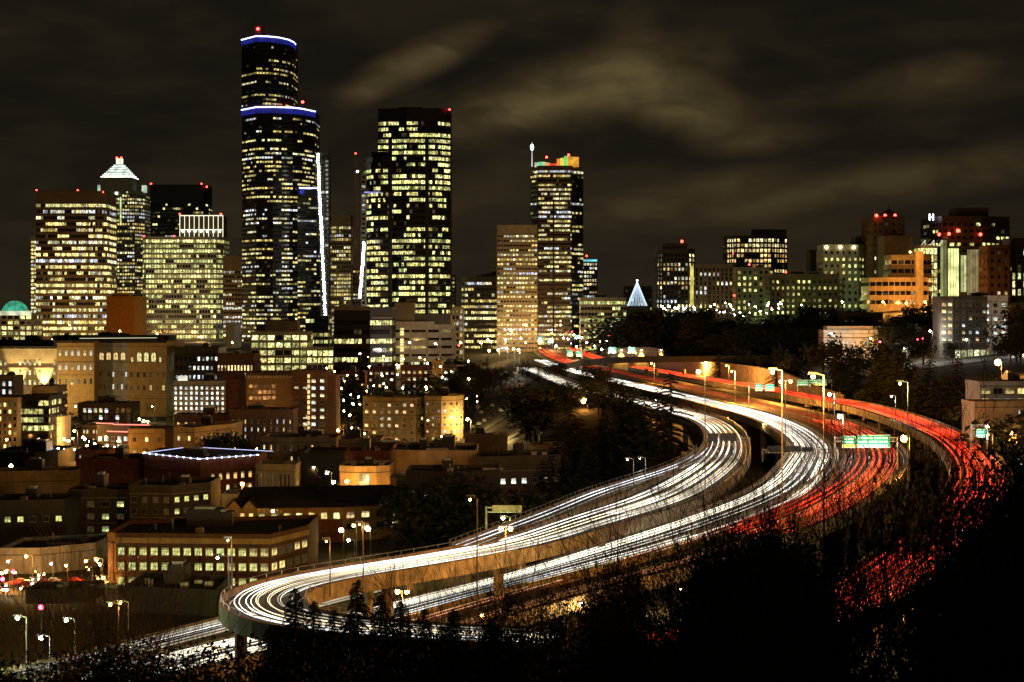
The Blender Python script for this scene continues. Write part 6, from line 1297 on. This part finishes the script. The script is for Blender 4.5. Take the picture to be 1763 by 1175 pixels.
for i in range(52):
    px = RT.uniform(1150, 1660); D = r1D(px)+RT.uniform(35, 150); tree(RT.choice((BRO, CON)), px, HY+(CZ-ground(X(px, D), D)-RT.uniform(9, 15))*F/D, D, 'dark tree on the slope above the farthest carriageway', 'trees on the slope above the farthest carriageway', wide=1.5)
for px, top, D in ((1520, 592, 640), (1505, 610, 600), (1540, 605, 610), (1530, 640, 560), (1502, 640, 580), (1555, 620, 590), (1580, 630, 560), (1605, 640, 540), (1630, 650, 520), (1655, 655, 505), (1648, 600, 600), (1600, 600, 640)):
    tree(CON, px, top, max(D, r1D(px-30)+45), 'dark conifer right of the long dark green sign', 'conifers right of the long dark green sign', wide=1.3)
for i in range(26):
    px = RT.uniform(1560, 1763); D = r1D(px-70)+RT.uniform(50, 150); tree(BRO, px, RT.uniform(645, 690), D, 'dark leafy tree on the slope below the hill street', 'leafy trees below the hill street', wide=1.1)
for px, top, D in ((1418, 582, 790), (1446, 592, 780), (1478, 596, 780), (1508, 586, 785), (1748, 722, 402), (1782, 715, 400), (1640, 590, 760), (1712, 596, 760), (1556, 540, 900), (1575, 528, 930), (1590, 532, 920), (1608, 520, 930), (1540, 545, 880), (1750, 530, 740), (1757, 560, 720), (1740, 575, 700), (1525, 560, 840), (1563, 560, 790), (1590, 575, 760)):
    tree(BRO, px, top, D, 'round dark tree among the hill street buildings', 'round trees among the hill street buildings', wide=1.2)
# the near slope in front of the camera
GD = 'bare trees of the near slope'
for px, top, D, k in [(872, 925, 100, 0), (1000, 950, 96, 3), (1090, 885, 100, 1), (1178, 815, 92, 2), (1262, 775, 88, 3), (1330, 890, 100, 1), (1395, 800, 86, 2), (1425, 715, 96, 0), (1508, 700, 78, 1), (1672, 690, 74, 1), (1735, 780, 80, 2), (940, 1010, 84, 3), (1365, 860, 104, 1), (1610, 850, 88, 0), (1050, 930, 104, 0), (1215, 900, 108, 2), (905, 985, 92, 1), (790, 1020, 100, 2)]:
    tree(BARE, px, top, D, 'black bare tree reaching up from the near slope across the light streaks', GD, wide=.75)
for px, top, D in [(1462, 770, 80), (1524, 740, 78), (1565, 810, 86), (1495, 900, 70), (1645, 770, 84), (1135, 890, 88), (1062, 905, 92), (1222, 850, 90), (978, 925, 95), (1305, 830, 96), (1355, 760, 92), (905, 940, 98), (1420, 850, 72)]:
    tree(SPARSE, px, top, D, 'black bare tree of few thick limbs', GD, wide=1.)
for px, top, D in [(250, 915, 128), (222, 965, 132), (276, 950, 126), (195, 900, 140), (170, 1000, 130), (120, 1010, 120), (40, 1040, 110), (330, 1040, 124), (15, 1000, 118), (90, 985, 126)]:
    tree(BIRCH, px, top, D, 'thin pale birch standing bare before the lower left street' if px in (250, 276, 222) else 'thin bare sapling before the lower left yard', 'pale bare birches' if px in (250, 276, 222) else 'bare saplings at the lower left', wide=.8)
GE = 'pointed conifers at the foot of the near slope'
for px, top, D in [(508, 1022, 150), (540, 1045, 145), (462, 1090, 150), (615, 1010, 140), (655, 1035, 138), (690, 1045, 140), (575, 1060, 142), (730, 1060, 132), (480, 1085, 145), (605, 1075, 128), (780, 1060, 128), (845, 1075, 124), (520, 1090, 130), (760, 1090, 118), (640, 1095, 118), (560, 1110, 116), (700, 1100, 116)]:
    tree(CONN, px, top, D, 'near pointed conifer silhouetted against the hairpin viaduct', GE, wide=.95)
GF = 'black evergreens filling the near slope'
for i in range(54):
    px = RT.uniform(450, 1790); f = (px-380)/1400
    lo = 1140 if px < 900 else (1140 if px < 1230 else (1030 if px < 1370 else (1185 if px < 1640 else 980))); top = lo+RT.uniform(-25, 60); D = RT.uniform(62, 105)
    tree(BRON, px, top, D, 'black leafy evergreen on the near slope', GF, wide=.45)
for px, top, D in [(1340, 955, 92), (1300, 975, 96), (1260, 990, 90), (1380, 990, 88), (1230, 1010, 92), (1350, 1020, 80), (1290, 1030, 76), (1705, 880, 100), (1735, 840, 96), (1763, 820, 92), (1715, 930, 88), (1750, 890, 84), (1785, 860, 90), (1685, 960, 94), (1725, 960, 78), (1680, 1030, 84), (1660, 1070, 78), (1755, 960, 70)]:
    tree(BRON, px, top, D, 'taller black leafy evergreen on the right of the near slope', 'taller black evergreens of the near slope', wide=.45)
for px, top, D in [(20, 1120, 110), (60, 1130, 105), (110, 1120, 112), (180, 1120, 115), (240, 1130, 110), (300, 1130, 108), (350, 1120, 112), (150, 1150, 100), (210, 1090, 130), (330, 1090, 128), (280, 1110, 122)]:
    tree(BRON, px, top+48, D, 'black bush at the bottom left before the yard lamps', 'black bushes at the bottom left', name='bush', cat='bush')
for px, top, D in [(1020, 1002, 175), (1052, 988, 180), (1092, 975, 178), (1228, 940, 185), (1258, 928, 188), (1292, 918, 190), (1322, 906, 195), (1348, 898, 200), (960, 1022, 170), (888, 1032, 165), (860, 1040, 160), (1240, 965, 170), (1300, 945, 172), (1402, 938, 185), (1545, 838, 250), (1580, 826, 262), (1605, 846, 255), (1070, 1030, 165)]:
    tree(BRO if D > 240 else BRON, px, top, D, 'narrow dark tree before the red streaks', 'narrow dark trees along the red curves', wide=.42)
# undergrowth on the near slope
def undergrowth():
    R = random.Random(3); m = MB()
    for i in range(9000):
        y = R.uniform(28, 150); x = R.uniform(-.34, .34)*y*1.1; z = ground(x, y); p = Vector((x, y, z+R.uniform(0, 1.6))); u = Vector((R.gauss(0, 1), R.gauss(0, 1), R.gauss(0, 1))).normalized()*.35; t = u.orthogonal().normalized()*.22
        m.face([tuple(p-u), tuple(p+t), tuple(p+u), tuple(p-t)], leaf2)
    o = m.build('undergrowth'); o['kind'] = 'stuff'
undergrowth()

# ---------------------------------------------------------------- labels by landmark where look-alikes stand apart
MARKS = {'bare tree': [(0, 930, 'the hairpin viaduct'), (930, 1080, 'the lower white curve'), (1080, 1240, 'the upper white curve'), (1240, 1400, 'the long truss gantry'), (1400, 1560, 'the teal green signs'), (1560, 1800, 'the farthest red curve')],
         'conifer': [(0, 500, 'the hairpin tip'), (500, 640, 'the hairpin loop'), (640, 1000, 'the lower white curve')]}
ORD = ['leftmost', 'second', 'third', 'fourth', 'fifth', 'sixth', 'seventh', 'eighth', 'ninth', 'tenth', 'eleventh', 'twelfth', 'thirteenth', 'fourteenth', 'fifteenth', 'sixteenth']
def relabel(group, lead, marks):
    os_ = [o for o in sc.objects if o.parent is None and o.get('group') == group]; os_.sort(key=lambda o: o.location.x/o.location.y)
    for a, b, txt in marks:
        sel = [o for o in os_ if a <= CX+o.location.x*F/o.location.y < b]
        for i, o in enumerate(sel): o['label'] = ('only ' if len(sel) == 1 else ORD[i]+' ')+lead+(' from the left' if i else '')+' before '+txt
relabel('narrow dark trees along the red curves', 'narrow dark leafy tree', [(0, 1140, 'the near end of the red streaks'), (1140, 1375, 'the middle of the red streaks'), (1375, 1800, 'the gap between the two red curves')])
relabel(GD, 'black bare tree', MARKS['bare tree']); relabel(GE, 'near pointed conifer', MARKS['conifer'])
relabel('bare saplings at the lower left', 'thin bare sapling', [(0, 150, 'the lower left yard'), (150, 400, 'the lower left street')]); relabel('pale bare birches', 'thin pale birch trunk', [(0, 400, 'the classroom building')])
relabel('bare trees by the hall', 'bare tree', [(0, 400, 'the arched hall fronts')]); relabel('black bushes at the bottom left', 'black bush', [(0, 175, 'the yard lamps'), (175, 500, 'the road under the hairpin')])
relabel('conifers right of the long dark green sign', 'dark conifer', [(0, 1530, 'the hill street'), (1530, 1800, 'the dark slope')])
relabel(G2, 'yellow white short lamp', [(0, 888, 'the car park rows'), (888, 1000, 'the sloping lane')])
relabel('taller black evergreens of the near slope', 'tall black evergreen', [(0, 1400, 'the black lower middle'), (1400, 1640, 'the farthest red curve'), (1640, 1900, 'the right edge')])
